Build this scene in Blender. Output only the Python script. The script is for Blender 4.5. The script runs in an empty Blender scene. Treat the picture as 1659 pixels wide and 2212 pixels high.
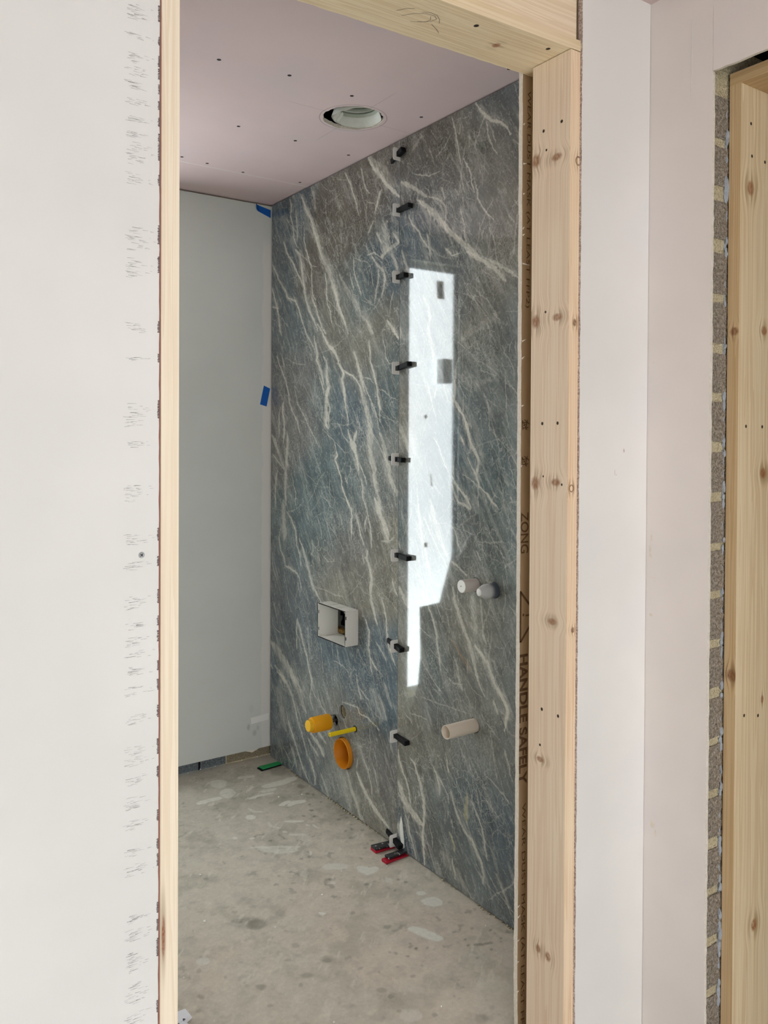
import bpy, bmesh, math, random
import numpy as np
from mathutils import Vector, Matrix

random.seed(7)
SC = bpy.context.scene
COL = SC.collection

# ------------------------------------------------------------------ camera
FPX = 1780.64
cam_data = bpy.data.cameras.new('camera')
cam = bpy.data.objects.new('camera', cam_data)
COL.objects.link(cam)
cam_data.sensor_fit = 'VERTICAL'
cam_data.sensor_height = 24.0
cam_data.lens = FPX * 24.0 / 2212.0
cam_data.shift_x = (829.5 - 829.98) / 2212.0
cam_data.shift_y = (968.09 - 1106.0) / 2212.0
cam_data.clip_start = 0.02
_yaw, _pit, _rol = 0.600014, -0.0120475, 0.0051148
_fw = Vector((math.sin(_yaw) * math.cos(_pit), math.cos(_yaw) * math.cos(_pit), math.sin(_pit)))
_r0 = Vector((math.cos(_yaw), -math.sin(_yaw), 0))
_u0 = _r0.cross(_fw)
_rt = _r0 * math.cos(_rol) + _u0 * math.sin(_rol)
_up = -_r0 * math.sin(_rol) + _u0 * math.cos(_rol)
_m = Matrix((( _rt.x, _up.x, -_fw.x, 0), (_rt.y, _up.y, -_fw.y, 0), (_rt.z, _up.z, -_fw.z, 1.392), (0, 0, 0, 1)))
cam.matrix_world = _m
SC.camera = cam

# ------------------------------------------------------------------ world, light, exposure
world = bpy.data.worlds.new('world')
SC.world = world
world.use_nodes = True
_bg = world.node_tree.nodes['Background']
_bg.inputs[0].default_value = (0.955, 0.987, 1.02, 1)
_bg.inputs[1].default_value = 3.55
PANE_STRENGTH = 10.0
SC.view_settings.view_transform = 'Standard'
SC.view_settings.look = 'None'
SC.view_settings.exposure = 0.0
SC.view_settings.gamma = 1.0
SC.view_settings.use_curve_mapping = False

# ------------------------------------------------------------------ data measured on site (millimetres / metres)
VEINS = [
(0,25.8,0.5,0,[2955,2375,2913,2298,2858,2220,2818,2150,2785,2078,2739,2022,2701,1959,2670,1885,2628,1830,2598,1780]),
(0,12.1,0.85,0,[2727,1995,2701,1953,2676,1902,2646,1854,2610,1806]),
(0,7.4,0.75,0,[2970,2384,2927,2315,2885,2259,2845,2191,2818,2140,2791,2086]),
(0,9.3,0.75,0,[3064,2387,3049,2349,3056,2316,3033,2256,3026,2213,2996,2170]),
(0,15.3,0.8,0,[3014,2166,2978,2139,2967,2107,2960,2078,2953,2043,2938,1994,2924,1951,2896,1904,2855,1856,2822,1813]),
(0,9.6,0.7,0,[3115,2217,3084,2162,3039,2119,2996,2067,2967,2035,2938,1994]),
(0,7.0,0.6,0,[3012,2324,3004,2271,2997,2235,2997,2194]),
(0,6.2,0.7,0,[2940,2237,2940,2190,2919,2142,2898,2098,2880,2068,2877,2011,2869,1957,2842,1930]),
(0,10.8,0.6,0,[3227,2145,3191,2103,3168,2067,3136,2044,3106,2015,3075,1976,3045,1951]),
(0,9.2,0.8,0,[3075,1976,3016,1954,2994,1930,2976,1901,2951,1860,2923,1817]),
(0,7.7,0.7,0,[3223,2043,3198,1996,3174,1953,3162,1909,3150,1865,3139,1835]),
(0,5.8,0.5,0,[3226,1960,3159,1941]),
(0,6.0,0.7,0,[2771,2021,2761,1994,2761,1955,2751,1909,2726,1876,2719,1834]),
(0,5.6,0.75,0,[2626,2380,2603,2349,2585,2320,2567,2282,2544,2243,2532,2201]),
(0,13.9,0.85,0,[2473,2390,2435,2348,2387,2306,2346,2266,2305,2231,2276,2204]),
(0,37.9,0.35,0,[2468,2386,2387,2329,2301,2249]),
(0,6.5,0.6,0,[2517,2366,2500,2314,2477,2276,2456,2261]),
(0,10.8,0.7,0,[2382,2258,2397,2241,2405,2220,2423,2186]),
(0,7.3,0.5,0,[2433,2162,2449,2144,2465,2124]),
(0,47.1,0.5,0,[2350,2138,2365,2118,2349,2086,2349,2060,2374,2024]),
(0,7.7,0.6,0,[2277,2055,2314,2093]),
(0,14.1,0.55,0,[2279,2053,2334,2043,2385,2026]),
(0,8.8,0.6,0,[2417,2114,2375,2074]),
(0,4.0,0.6,0,[2475,2045,2427,2046,2385,2023]),
(0,11.0,0.65,0,[2443,2037,2411,2005,2369,1971,2361,1944,2373,1911,2383,1886]),
(0,8.6,0.5,0,[2400,1985,2402,1956,2415,1917,2425,1869]),
(0,6.1,0.7,0,[2565,2046,2562,2012,2547,1973,2524,1939,2510,1910]),
(0,5.0,0.5,0,[2588,1998,2570,1958,2558,1935]),
(0,3.0,0.5,0,[2448,1984,2439,1950,2434,1929]),
(0,7.5,0.5,0,[2318,2026,2293,1987,2283,1960]),
(0,3.6,0.5,0,[2312,1896,2327,1861,2329,1813]),
(0,7.3,0.8,0,[2876,1948,2842,1907,2822,1869,2789,1819,2763,1796]),
(0,13.0,0.95,0,[2347,1798,2321,1781,2301,1761,2276,1733]),
(0,24.4,0.35,0,[2665,2004,2529,1867,2462,1796,2435,1763]),
(0,8.3,0.5,0,[2490,1829,2457,1793,2430,1762]),
(0,17.3,0.35,0,[2886,2385,2859,2352,2845,2283]),
(0,13.5,0.9,0,[2828,1839,2789,1802,2763,1771,2737,1743,2712,1731,2693,1716,2675,1696,2662,1670,2638,1646,2626,1630,2638,1612,2628,1583,2625,1546,2619,1514,2607,1486,2595,1442]),
(0,6.8,0.85,0,[2626,1642,2567,1617,2538,1597,2510,1568]),
(0,14.7,0.85,0,[2855,1799,2841,1755,2827,1718,2834,1698,2814,1671,2794,1637,2777,1603]),
(0,7.2,0.6,0,[2937,1835,2916,1805,2881,1775,2854,1743]),
(0,25.2,0.85,0,[2782,1708,2762,1687,2755,1651,2749,1618,2736,1585,2755,1550,2761,1509,2760,1476,2760,1444,2741,1431]),
(0,8.8,0.6,0,[2742,1573,2748,1541,2729,1501,2741,1476,2735,1434]),
(0,6.8,0.8,0,[2813,1631,2787,1594,2774,1564]),
(0,28.1,0.8,0,[2556,1702,2533,1664,2516,1623,2504,1586,2504,1547,2482,1513,2465,1477,2448,1441,2443,1402,2448,1366,2442,1328,2425,1292,2420,1254,2409,1219,2393,1182,2377,1144]),
(0,10.2,0.85,0,[2462,1739,2456,1700,2450,1664,2428,1624,2412,1581,2401,1546,2393,1510,2390,1475,2385,1449]),
(0,5.7,0.7,0,[2493,1595,2466,1551,2433,1508,2411,1475,2400,1443,2390,1414]),
(0,24.6,0.8,0,[2390,1411,2374,1381,2363,1352,2352,1318,2332,1290,2326,1258,2301,1231,2276,1198]),
(0,4.3,0.6,0,[2372,1760,2361,1712,2351,1671,2330,1646]),
(0,2.6,0.6,0,[2494,1610,2455,1602,2428,1585]),
(0,2.1,0.5,0,[2401,1563,2360,1556,2329,1537,2279,1524]),
(0,9.0,0.65,0,[3181,1743,3149,1697,3118,1660,3087,1616,3072,1577,3057,1531,3027,1492,2991,1460,2969,1412]),
(0,6.4,0.6,0,[3134,1746,3118,1706,3103,1659]),
(0,5.1,0.55,0,[3013,1605,3006,1564,2991,1529,2948,1493,2906,1452,2879,1422,2838,1385,2811,1356]),
(0,16.7,0.85,0,[3113,1540,3121,1501,3105,1451,3105,1412,3108,1377]),
(0,7.8,0.6,0,[3140,1519,3155,1484,3151,1395]),
(0,21.1,0.7,0,[3078,1412,3071,1370,3078,1321,3088,1265,3092,1219,3095,1166,3087,1114]),
(0,19.8,0.6,0,[3218,1405,3186,1366,3154,1320,3107,1264]),
(0,7.1,0.5,0,[3217,1318,3169,1291,3107,1257]),
(0,7.8,0.5,0,[3169,1262,3184,1197,3183,1085]),
(0,8.1,0.85,0,[2690,1373,2684,1348,2671,1326,2690,1310,2671,1285,2647,1251,2640,1213,2616,1177,2580,1136]),
(0,13.9,0.9,0,[2594,1424,2577,1389,2565,1365,2542,1338,2530,1304,2524,1277]),
(0,14.9,0.85,0,[2537,1420,2548,1396,2554,1380,2539,1350]),
(0,5.0,0.8,0,[2519,1302,2490,1263,2468,1222]),
(0,3.8,0.5,0,[2660,1446,2630,1402,2588,1374]),
(0,3.6,0.45,0,[2786,1428,2722,1392,2660,1361,2617,1336]),
(0,6.6,0.7,0,[2507,1244,2496,1212,2495,1181,2476,1144]),
(0,4.1,0.6,0,[2617,1246,2599,1225]),
(0,7.6,0.5,0,[2464,1420,2464,1381,2453,1336]),
(0,5.0,0.5,0,[3032,1228,3025,1198,3003,1168,3006,1119]),
(0,3.2,0.4,0,[2733,1257,2729,1186,2722,1123]),
(0,6.7,0.6,0,[3158,1876,3150,1847,3131,1824]),
(0,29.9,0.85,0,[2414,1174,2387,1138,2366,1107,2345,1074,2330,1047]),
(0,6.3,0.5,0,[2376,1033,2324,1036,2295,1053]),
(0,10.4,0.85,0,[2610,1162,2574,1127,2568,1106,2574,1084,2574,1046,2573,1019]),
(0,6.4,0.8,0,[2546,1120,2528,1087,2511,1046,2483,1007]),
(0,5.4,0.8,0,[2476,1158,2462,1123,2448,1088,2439,1048,2434,998]),
(0,7.5,0.7,0,[2467,1111,2483,1082,2478,1056]),
(0,32.0,0.5,0,[3114,1129,3102,1087,3102,1038,3094,989,3105,953]),
(0,9.6,0.7,0,[3076,1086,3038,1057,3009,1015,3001,988,2994,951,2965,916,2957,873]),
(0,16.3,0.65,0,[2972,981,2944,949,2923,911,2901,873,2874,827,2853,796,2813,770,2786,751]),
(0,7.6,0.6,0,[3136,1003,3151,962,3135,914,3104,889,3089,849,3044,848,2986,835,2964,814,2953,771]),
(0,16.4,0.75,0,[2461,985,2466,961,2444,925,2433,891,2438,845,2432,810,2415,775,2399,742]),
(0,5.0,0.5,0,[2493,970,2482,935]),
(0,5.8,0.7,0,[2308,909,2293,874,2278,859]),
(0,7.3,0.75,0,[2369,833,2353,792,2342,759,2337,716,2326,672,2306,645,2288,617]),
(0,7.7,0.7,0,[2475,743,2447,706,2452,648,2441,612,2419,587,2392,575]),
(0,5.6,0.7,0,[2441,612,2438,576,2430,555]),
(0,6.4,0.6,0,[2984,656,2995,602,2990,524]),
(0,7.7,0.7,0,[2984,649,2955,603,2934,556,2905,518,2898,483,2877,447,2863,406]),
(0,52.2,0.55,0,[3227,502,3163,479,3101,450,3048,420,2996,391]),
(0,22.9,0.6,0,[3186,409,3131,386,3078,364]),
(0,5.7,0.7,0,[3234,413,3210,393]),
(0,4.9,0.5,0,[2671,592,2659,554,2634,531]),
(0,3.4,0.5,0,[2696,539,2628,541,2587,526]),
(0,7.8,0.4,0,[2861,985,2854,946,2874,924]),
(0,3.9,0.5,0,[2821,950,2804,899]),
(0,6.7,0.55,0,[2399,674,2362,644,2341,622]),
(0,4.0,0.35,0,[2807,800,2748,803,2685,797,2625,800]),
(0,17.2,0.6,0,[3170,389,3108,375,3062,351,3025,315,3003,280,2981,241]),
(0,33.3,0.5,0,[3048,418,3004,387,2960,357,2939,314,2903,283]),
(0,72.2,0.3,0,[3139,361,3138,307,3122,258,3099,193,3084,162]),
(0,13.1,0.65,0,[3077,242,3046,194,3009,149,2980,113,2951,78,2922,46,2874,5]),
(0,7.3,0.5,0,[3003,280,2973,222,2938,185,2916,150,2895,116]),
(0,17.0,0.7,0,[2869,209,2828,195,2788,177,2762,153]),
(0,10.7,0.6,0,[2815,235,2782,222,2750,206]),
(0,10.2,0.5,0,[2896,184,2855,163,2808,141]),
(0,10.0,0.7,0,[2874,103,2847,75,2827,45,2833,16]),
(0,9.3,0.65,0,[2787,79,2761,52,2735,22,2726,6]),
(0,7.0,0.55,0,[2881,458,2864,432,2870,393,2877,351,2849,312]),
(0,4.2,0.7,0,[2810,372,2783,343,2744,321]),
(0,5.3,0.65,0,[2627,404,2568,405,2522,408,2505,388,2455,390,2412,379,2380,370]),
(0,5.9,0.5,0,[2535,531,2523,494,2506,461,2500,441]),
(0,4.7,0.5,0,[2512,487,2472,464,2450,455]),
(0,58.6,0.25,0,[2440,493,2391,462,2344,422]),
(0,17.4,0.9,0,[2520,173,2492,140,2447,107,2409,85,2367,69,2321,52]),
(0,24.0,0.5,0,[2601,154,2572,127,2554,90,2525,63,2508,33,2474,9]),
(0,48.9,0.3,0,[2661,131,2619,101,2589,59,2559,23]),
(0,5.8,0.5,0,[2476,227,2448,206,2431,167,2426,124]),
(0,5.1,0.45,0,[2410,219,2394,180,2381,140]),
(0,10.0,0.4,0,[2515,226,2526,189]),
(0,16.6,0.5,0,[3038,112,3009,80,2986,42]),
(0,8.0,0.4,0,[3083,70,3038,43]),
(0,15.5,0.35,0,[2351,540,2320,495,2299,466]),
(1,8.2,0.8,0,[1889,2397,1875,2375,1849,2347,1812,2315,1779,2301,1751,2280,1734,2253]),
(1,4.6,0.6,0,[1837,2324,1833,2295,1822,2263,1804,2231,1787,2212]),
(1,3.7,0.45,0,[1811,2286,1797,2248]),
(1,5.8,0.65,0,[1997,2381,1980,2338,1972,2297,1959,2257,1951,2230]),
(1,4.2,0.4,0,[1956,2351,1964,2322]),
(1,2.9,0.6,0,[1955,2210,1947,2175,1936,2137]),
(1,4.7,0.75,0,[1939,2242,1919,2211,1908,2185,1905,2160,1892,2126]),
(1,4.2,0.7,0,[1892,2159,1880,2129,1876,2103,1857,2076,1831,2048,1805,2026]),
(1,2.9,0.5,0,[1983,2161,1962,2138]),
(1,5.2,0.55,0,[2049,2185,2036,2159,2032,2137]),
(1,5.1,0.65,0,[1954,2096,1942,2060,1929,2035,1933,2010,1925,1988]),
(1,3.9,0.5,0,[1845,2015,1853,1994,1854,1979]),
(1,13.3,0.6,0,[2267,2251,2214,2224,2159,2196,2123,2174]),
(1,21.7,0.9,0,[2172,2175,2122,2145,2087,2113,2052,2079,2018,2045,1977,2014,1937,1983,1898,1955,1856,1928]),
(1,15.5,0.9,0,[1921,1957,1882,1937,1841,1915,1800,1889,1768,1862,1750,1842]),
(1,9.6,0.75,0,[1837,1924,1782,1898,1730,1865,1699,1841]),
(1,7.1,0.55,0,[2114,2172,2079,2158,2049,2141,2023,2114,2027,2086,2031,2053]),
(1,3.7,0.5,0,[2187,2258,2150,2246,2110,2235,2054,2234]),
(1,3.2,0.45,0,[1893,2316,1882,2278,1870,2265]),
(1,9.3,0.3,0,[1913,2307,1912,2274]),
(1,6.9,0.65,0,[2223,2129,2204,2097,2167,2068,2139,2032,2108,2007,2099,1968]),
(1,5.7,0.6,0,[2122,2058,2108,2010]),
(1,6.1,0.7,0,[2026,1984,1993,1957,1956,1956]),
(1,2.6,0.5,0,[1738,2028,1717,2002]),
(1,3.4,0.5,0,[1718,2063,1701,2048]),
(1,12.5,0.3,0,[2151,2373,2179,2357,2206,2343]),
(1,12.1,0.7,0,[2274,1765,2267,1745,2265,1727]),
(1,4.2,0.5,0,[2272,1765,2253,1732,2243,1714]),
(1,16.9,0.5,0,[2142,1857,2115,1810,2106,1776,2114,1742,2105,1707,2087,1673,2087,1638]),
(1,10.8,0.7,0,[1973,1612,1977,1571,1974,1535,1980,1509,1952,1482,1932,1454,1920,1431,1912,1403]),
(1,5.8,0.5,0,[2117,1581,2104,1546,2086,1499,2072,1464]),
(1,6.8,0.5,0,[2064,1554,2077,1520]),
(1,5.3,0.5,0,[2031,1563,2013,1521,1997,1499]),
(1,2.4,0.6,0,[1932,1530,1936,1482,1937,1431]),
(1,26.3,0.22,0,[1777,1757,1835,1735,1891,1716,1950,1692]),
(1,22.6,0.2,0,[1957,1585,1890,1556,1815,1562]),
(1,2.2,0.4,0,[1825,1504,1818,1454,1814,1403]),
(1,12.1,0.6,0,[2265,2025,2250,1995,2231,1958,2216,1933]),
(1,11.6,0.75,0,[1968,1488,1936,1459,1916,1426,1908,1393,1892,1365,1869,1338,1861,1316,1865,1303,1876,1286,1864,1261,1860,1246]),
(1,3.8,0.5,0,[1864,1244,1864,1216,1860,1189]),
(1,6.0,0.75,0,[1856,1247,1823,1229,1801,1208,1768,1189]),
(1,3.6,0.5,0,[1838,1230,1822,1199]),
(1,4.2,0.65,0,[1915,1337,1895,1305,1872,1281]),
(1,6.4,0.8,0,[1947,1398,1931,1375]),
(1,8.2,0.65,0,[1990,1276,1974,1256,1957,1241,1933,1225,1914,1211,1894,1184]),
(1,6.6,0.6,0,[1990,1250,1969,1215,1957,1200,1925,1190,1894,1179]),
(1,3.8,0.75,0,[1985,1123,1968,1109,1956,1074,1932,1044]),
(1,2.9,0.5,0,[1938,1284,1906,1272,1868,1248]),
(1,25.9,0.5,0,[2271,1443,2250,1414,2226,1384,2216,1350]),
(1,5.4,0.6,0,[2080,1395,2054,1358,2028,1316,2007,1286]),
(1,11.8,0.5,0,[2168,1225,2158,1138,2144,1071,2112,998,2089,942]),
(1,16.6,0.45,0,[2096,1196,2078,1144,2043,1078,2009,1029]),
(1,5.6,0.5,0,[2131,1132,2077,1064,2008,993]),
(1,7.5,0.6,0,[1988,1011,1951,1000,1911,978]),
(1,2.3,0.5,0,[1801,1237,1776,1222]),
(1,3.9,0.5,0,[1723,1232,1709,1212]),
(1,4.8,0.5,0,[2271,1049,2256,1017]),
(1,3.4,0.3,0,[1862,1087,1810,1087,1757,1098]),
(1,4.3,0.5,0,[1870,1061,1847,1031]),
(1,14.4,0.65,0,[1975,930,1970,897,1950,854,1929,814,1902,777,1882,740,1870,705,1855,672,1832,633]),
(1,12.7,0.95,0,[1871,773,1844,754,1814,736,1799,705,1781,673,1752,646,1734,617,1741,579,1741,555]),
(1,8.0,0.7,0,[2110,852,2083,819,2066,785,2061,746,2048,709,2039,658]),
(1,35.3,0.45,0,[1887,921,1883,881,1887,840,1871,818]),
(1,9.9,0.5,0,[1849,917,1845,868,1837,817,1826,790]),
(1,6.7,0.5,1,[1985,772,1953,745,1924,718,1893,697]),
(1,3.2,0.5,0,[1954,920,1950,869]),
(1,4.0,0.45,0,[2131,666,2090,629,2055,606,2030,591]),
(1,5.3,0.6,0,[1795,632,1780,607,1771,595]),
(1,9.2,0.4,0,[1973,720,1948,674,1944,637,1931,622]),
(1,17.8,0.6,0,[2269,888,2245,863,2211,827]),
(1,4.3,0.45,0,[2231,474,2198,458,2189,447]),
(1,2.3,0.4,0,[2198,481,2107,485]),
(1,2.8,0.4,0,[2139,549,2081,551,1979,557,1899,559]),
(1,7.2,0.75,0,[2264,336,2259,301,2234,264,2210,233,2195,185,2191,164]),
(1,20.4,0.9,0,[2263,228,2253,215,2238,192,2210,174,2177,159,2149,147,2117,137]),
(1,6.7,0.7,0,[2263,189,2243,179,2195,151,2144,132,2121,136]),
(1,12.4,0.9,0,[2197,332,2173,321,2150,282,2136,248,2122,217,2117,181,2119,137,2125,93,2121,54,2118,3]),
(1,6.2,0.65,0,[2233,154,2209,115,2194,79,2176,50,2164,25,2154,1]),
(1,9.2,0.6,0,[2070,344,2053,320,2040,290,2035,260]),
(1,5.4,0.5,0,[2044,318,2018,298,1997,274,1993,252]),
(1,5.3,0.6,0,[2011,408,2002,372,1994,348]),
(1,11.2,0.6,0,[1981,295,1968,263,1956,240,1935,214,1915,194,1884,183,1865,161,1842,138,1828,106,1830,78]),
(1,6.6,0.6,0,[1885,302,1858,269,1839,239,1827,206,1823,178,1812,153]),
(1,15.5,0.5,2,[1905,315,1908,281,1916,252,1908,230]),
(1,7.3,0.5,2,[1988,167,1967,139,1963,120]),
(1,3.7,0.5,0,[1866,347,1855,311,1839,271]),
(1,5.2,0.5,0,[1740,502,1726,471,1715,438]),
(1,4.8,0.45,0,[1818,401,1774,384,1739,368,1721,355]),
(1,21.4,0.7,0,[2262,83,2252,62,2237,42]),
(1,3.8,0.5,0,[2090,148,2075,119,2072,85]),
(1,8.0,0.4,0,[1776,135,1754,105,1732,77,1718,54]),
(1,5.3,0.5,0,[1890,23,1878,3]),
(1,6.3,0.5,0,[1975,97,1966,66,1954,30]),
(1,28.6,0.3,0,[2033,90,1954,59,1894,21])]
ZONES = [(0,3006,2276,'B'),(0,2710,2143,'N'),(0,2484,2182,'N'),(0,3170,1976,'T'),(0,2778,2013,'N'),(0,2575,1913,'T'),(0,2337,2039,'B'),(0,3003,1821,'T'),(0,2707,1826,'O'),(0,2450,1699,'O'),(0,3002,1669,'M'),(0,2774,1528,'T'),(0,2509,1520,'B'),(0,3081,1383,'M'),(0,2844,1201,'T'),(0,2569,1215,'T'),(0,2359,1306,'G'),(0,3078,995,'T'),(0,2770,1061,'T'),(0,2567,994,'M'),(0,2598,852,'O'),(0,2994,756,'S'),(0,2992,527,'S'),(0,2696,537,'B'),(0,3157,253,'B'),(0,2801,386,'G'),(0,2531,456,'B'),(0,2626,292,'O'),(0,3071,120,'S'),(0,2910,76,'S'),(0,2624,83,'G'),(0,2349,213,'M'),(0,2435,67,'O'),(0,2296,596,'B'),(0,3171,2154,'S'),(0,3126,1873,'S'),(0,2922,1477,'M'),(0,2333,1594,'T'),(0,2299,913,'O'),(0,3154,-105,'S'),(0,2779,2085,'N'),(0,2643,2268,'N'),(0,2951,309,'G'),(0,3161,789,'S'),(1,2180,2327,'N'),(1,2033,2185,'N'),(1,1838,2271,'O'),(1,1740,2334,'S'),(1,1942,2092,'S'),(1,1776,2054,'O'),(1,1941,2022,'O'),(1,2178,2100,'B'),(1,2031,1982,'B'),(1,1775,1908,'O'),(1,1834,1810,'O'),(1,1753,1720,'S'),(1,1853,1649,'O'),(1,1873,1582,'T'),(1,1770,1456,'G'),(1,1957,1388,'B'),(1,1829,1321,'T'),(1,1767,1123,'T'),(1,1847,1046,'O'),(1,1932,1078,'B'),(1,1727,995,'T'),(1,2247,1154,'T'),(1,2237,1465,'O'),(1,2090,720,'T'),(1,1929,754,'O'),(1,1764,789,'S'),(1,1754,838,'O'),(1,2018,618,'S'),(1,1885,624,'O'),(1,2214,476,'O'),(1,1761,576,'G'),(1,2087,392,'O'),(1,1820,449,'G'),(1,2160,247,'O'),(1,2062,311,'T'),(1,1969,257,'B'),(1,1798,293,'B'),(1,1739,263,'B'),(1,2013,109,'N'),(1,1901,141,'T'),(1,2211,74,'B'),(1,1922,19,'G'),(1,1756,55,'S'),(1,2158,18,'B'),(1,2101,1907,'G'),(1,2099,1610,'G'),(1,2096,1314,'G'),(1,2093,1017,'G'),(1,2243,765,'O'),(1,1887,902,'O'),(1,1919,1934,'S'),(1,1705,697,'G')]
FLOOR_LIGHT = [('e',0.35,[1317,3090,28,-19,-17,-40]),('e',0.4,[1312,2989,25,-16,-16,-38]),('l',0.5,25.8,[1186,2968,1269,2969]),('l',0.4,31.0,[1413,3095,1463,3083]),('l',0.5,40.0,[1469,2964,1519,2961,1591,2975]),('l',0.45,27.4,[1432,2928,1476,2923]),('l',0.5,18.3,[1366,2895,1415,2901,1454,2894]),('l',0.7,23.2,[1443,2783,1478,2792]),('l',0.65,27.6,[1467,2763,1492,2774,1524,2762]),('e',0.6,[1299,2751,14,-9,-8,-16]),('l',0.6,15.4,[1388,2649,1438,2620]),('l',0.6,8.0,[1443,2588,1447,2576]),('l',0.6,5.0,[1461,2575,1461,2542]),('e',0.6,[1188,2642,8,-6,-4,-9]),('e',0.6,[1234,2602,8,-6,-4,-8]),('l',0.45,12.3,[1205,2544,1244,2522,1341,2461]),('l',0.4,29.7,[1232,2519,1269,2472,1320,2453]),('e',0.6,[1351,2403,4,-3,-6,-10]),('l',0.45,15.9,[1359,2559,1395,2527]),('e',0.5,[1352,2585,7,-4,-3,-6]),('l',0.35,10.4,[1334,2677,1324,2642,1346,2615]),('l',0.4,11.3,[1324,2821,1326,2785,1348,2770]),('l',0.75,40.6,[1440,2230,1448,2198,1472,2200]),('l',0.6,1.2,[1447,2212,1428,2180]),('l',0.45,38.5,[1355,2297,1377,2287,1398,2268]),('e',0.6,[1321,2201,8,-5,-4,-7]),('e',0.75,[1516,2000,14,-9,-7,-9]),('e',0.85,[1513,1947,27,-18,-15,-20]),('l',0.85,31.1,[1384,1866,1401,1830,1419,1797]),('e',0.6,[1214,2075,10,-6,-4,-6]),('e',0.3,[1171,1587,20,-13,-12,-17]),('e',0.4,[1472,2115,10,-6,-8,-12]),('e',0.4,[838,2058,15,-10,-6,-15]),('e',0.6,[1214,2076,10,-7,-4,-6])]
FLOOR_DARK = [('e',0.4,[1027,2135,25,-17,-13,-27]),('l',0.25,23.4,[978,2184,995,2176,1015,2174]),('e',0.25,[995,2228,9,-6,-4,-9]),('e',0.2,[1106,2147,16,-11,-9,-17]),('e',0.35,[920,1882,13,-9,-6,-13]),('e',0.3,[783,1936,8,-5,-4,-10]),('e',0.25,[1071,1983,11,-7,-7,-13]),('e',0.3,[1037,1859,16,-11,-6,-10]),('e',0.25,[1028,1941,10,-7,-3,-5]),('e',0.25,[1108,1882,13,-8,-6,-10]),('e',0.25,[907,1805,8,-5,-3,-7]),('e',0.25,[1005,1836,6,-4,-4,-8]),('e',0.4,[1300,1782,5,-4,-3,-4]),('l',0.4,11.7,[1482,1714,1502,1701,1527,1694]),('e',0.4,[1475,1743,5,-3,-4,-4]),('e',0.4,[1466,1722,5,-3,-4,-5]),('e',0.4,[1562,1695,4,-3,-4,-4]),('e',0.4,[1553,1683,3,-2,-3,-3]),('e',0.4,[1509,1674,4,-3,-4,-5]),('e',0.4,[1560,1737,5,-3,-5,-5]),('e',0.3,[1524,1774,5,-4,-5,-5]),('e',0.4,[1500,2101,6,-4,-5,-7]),('e',0.4,[1510,2073,8,-5,-6,-8]),('e',0.35,[1399,2138,9,-6,-5,-8]),('e',0.3,[1260,1705,7,-4,-5,-7]),('e',0.3,[1158,1614,6,-4,-5,-7]),('e',0.25,[1306,1486,17,-12,-11,-13]),('e',0.25,[1113,1885,19,-13,-11,-18]),('e',0.25,[1164,1703,15,-10,-6,-10]),('e',0.4,[1343,1788,4,-3,-5,-7]),('e',0.3,[1322,2225,13,-9,-5,-9]),('e',0.3,[1456,2056,4,-3,-4,-6]),('e',0.4,[1581,2889,15,-10,-12,-22]),('e',0.45,[1568,2813,9,-6,-6,-11]),('e',0.45,[1581,2794,7,-5,-6,-11]),('e',0.5,[1513,2673,8,-6,-5,-9]),('e',0.4,[1464,2653,7,-5,-4,-8]),('e',0.5,[1498,2626,8,-5,-5,-9]),('e',0.4,[1577,2717,6,-4,-5,-8]),('e',0.4,[1533,2723,6,-4,-4,-8]),('e',0.25,[1576,3073,37,-25,-25,-50]),('l',0.3,12.2,[1326,2577,1327,2538])]
CRUMBS = [(993,2473,4.3),(907,2228,4.4),(866,2198,2.1),(769,2025,2.3),(1257,2160,3.2),(1063,2090,2.6),(1069,2464,1.7),(1043,2427,1.9),(957,2434,1.9),(977,2428,1.7),(994,2188,1.5),(949,1869,1.5),(781,1894,1.5),(772,1834,1.6),(836,1818,1.3),(1028,2463,1.2),(1071,2376,1.2),(1042,1835,1.4),(1376,2953,3.4),(1431,3269,3.7),(1547,2818,3.3),(1459,2843,5.0),(1490,3143,2.4),(1369,2458,2.2),(1496,3261,2.8),(1410,2548,1.5),(1374,3261,3.6),(1254,3259,2.4),(1568,3260,2.5),(1217,2602,1.7),(1505,1650,2.7),(1309,1707,1.5),(1252,1570,2.4),(1006,1670,2.1),(1516,2189,2.9),(1587,1873,2.1),(1378,2245,2.2),(1564,2009,1.8),(1565,1762,2.5)]
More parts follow.
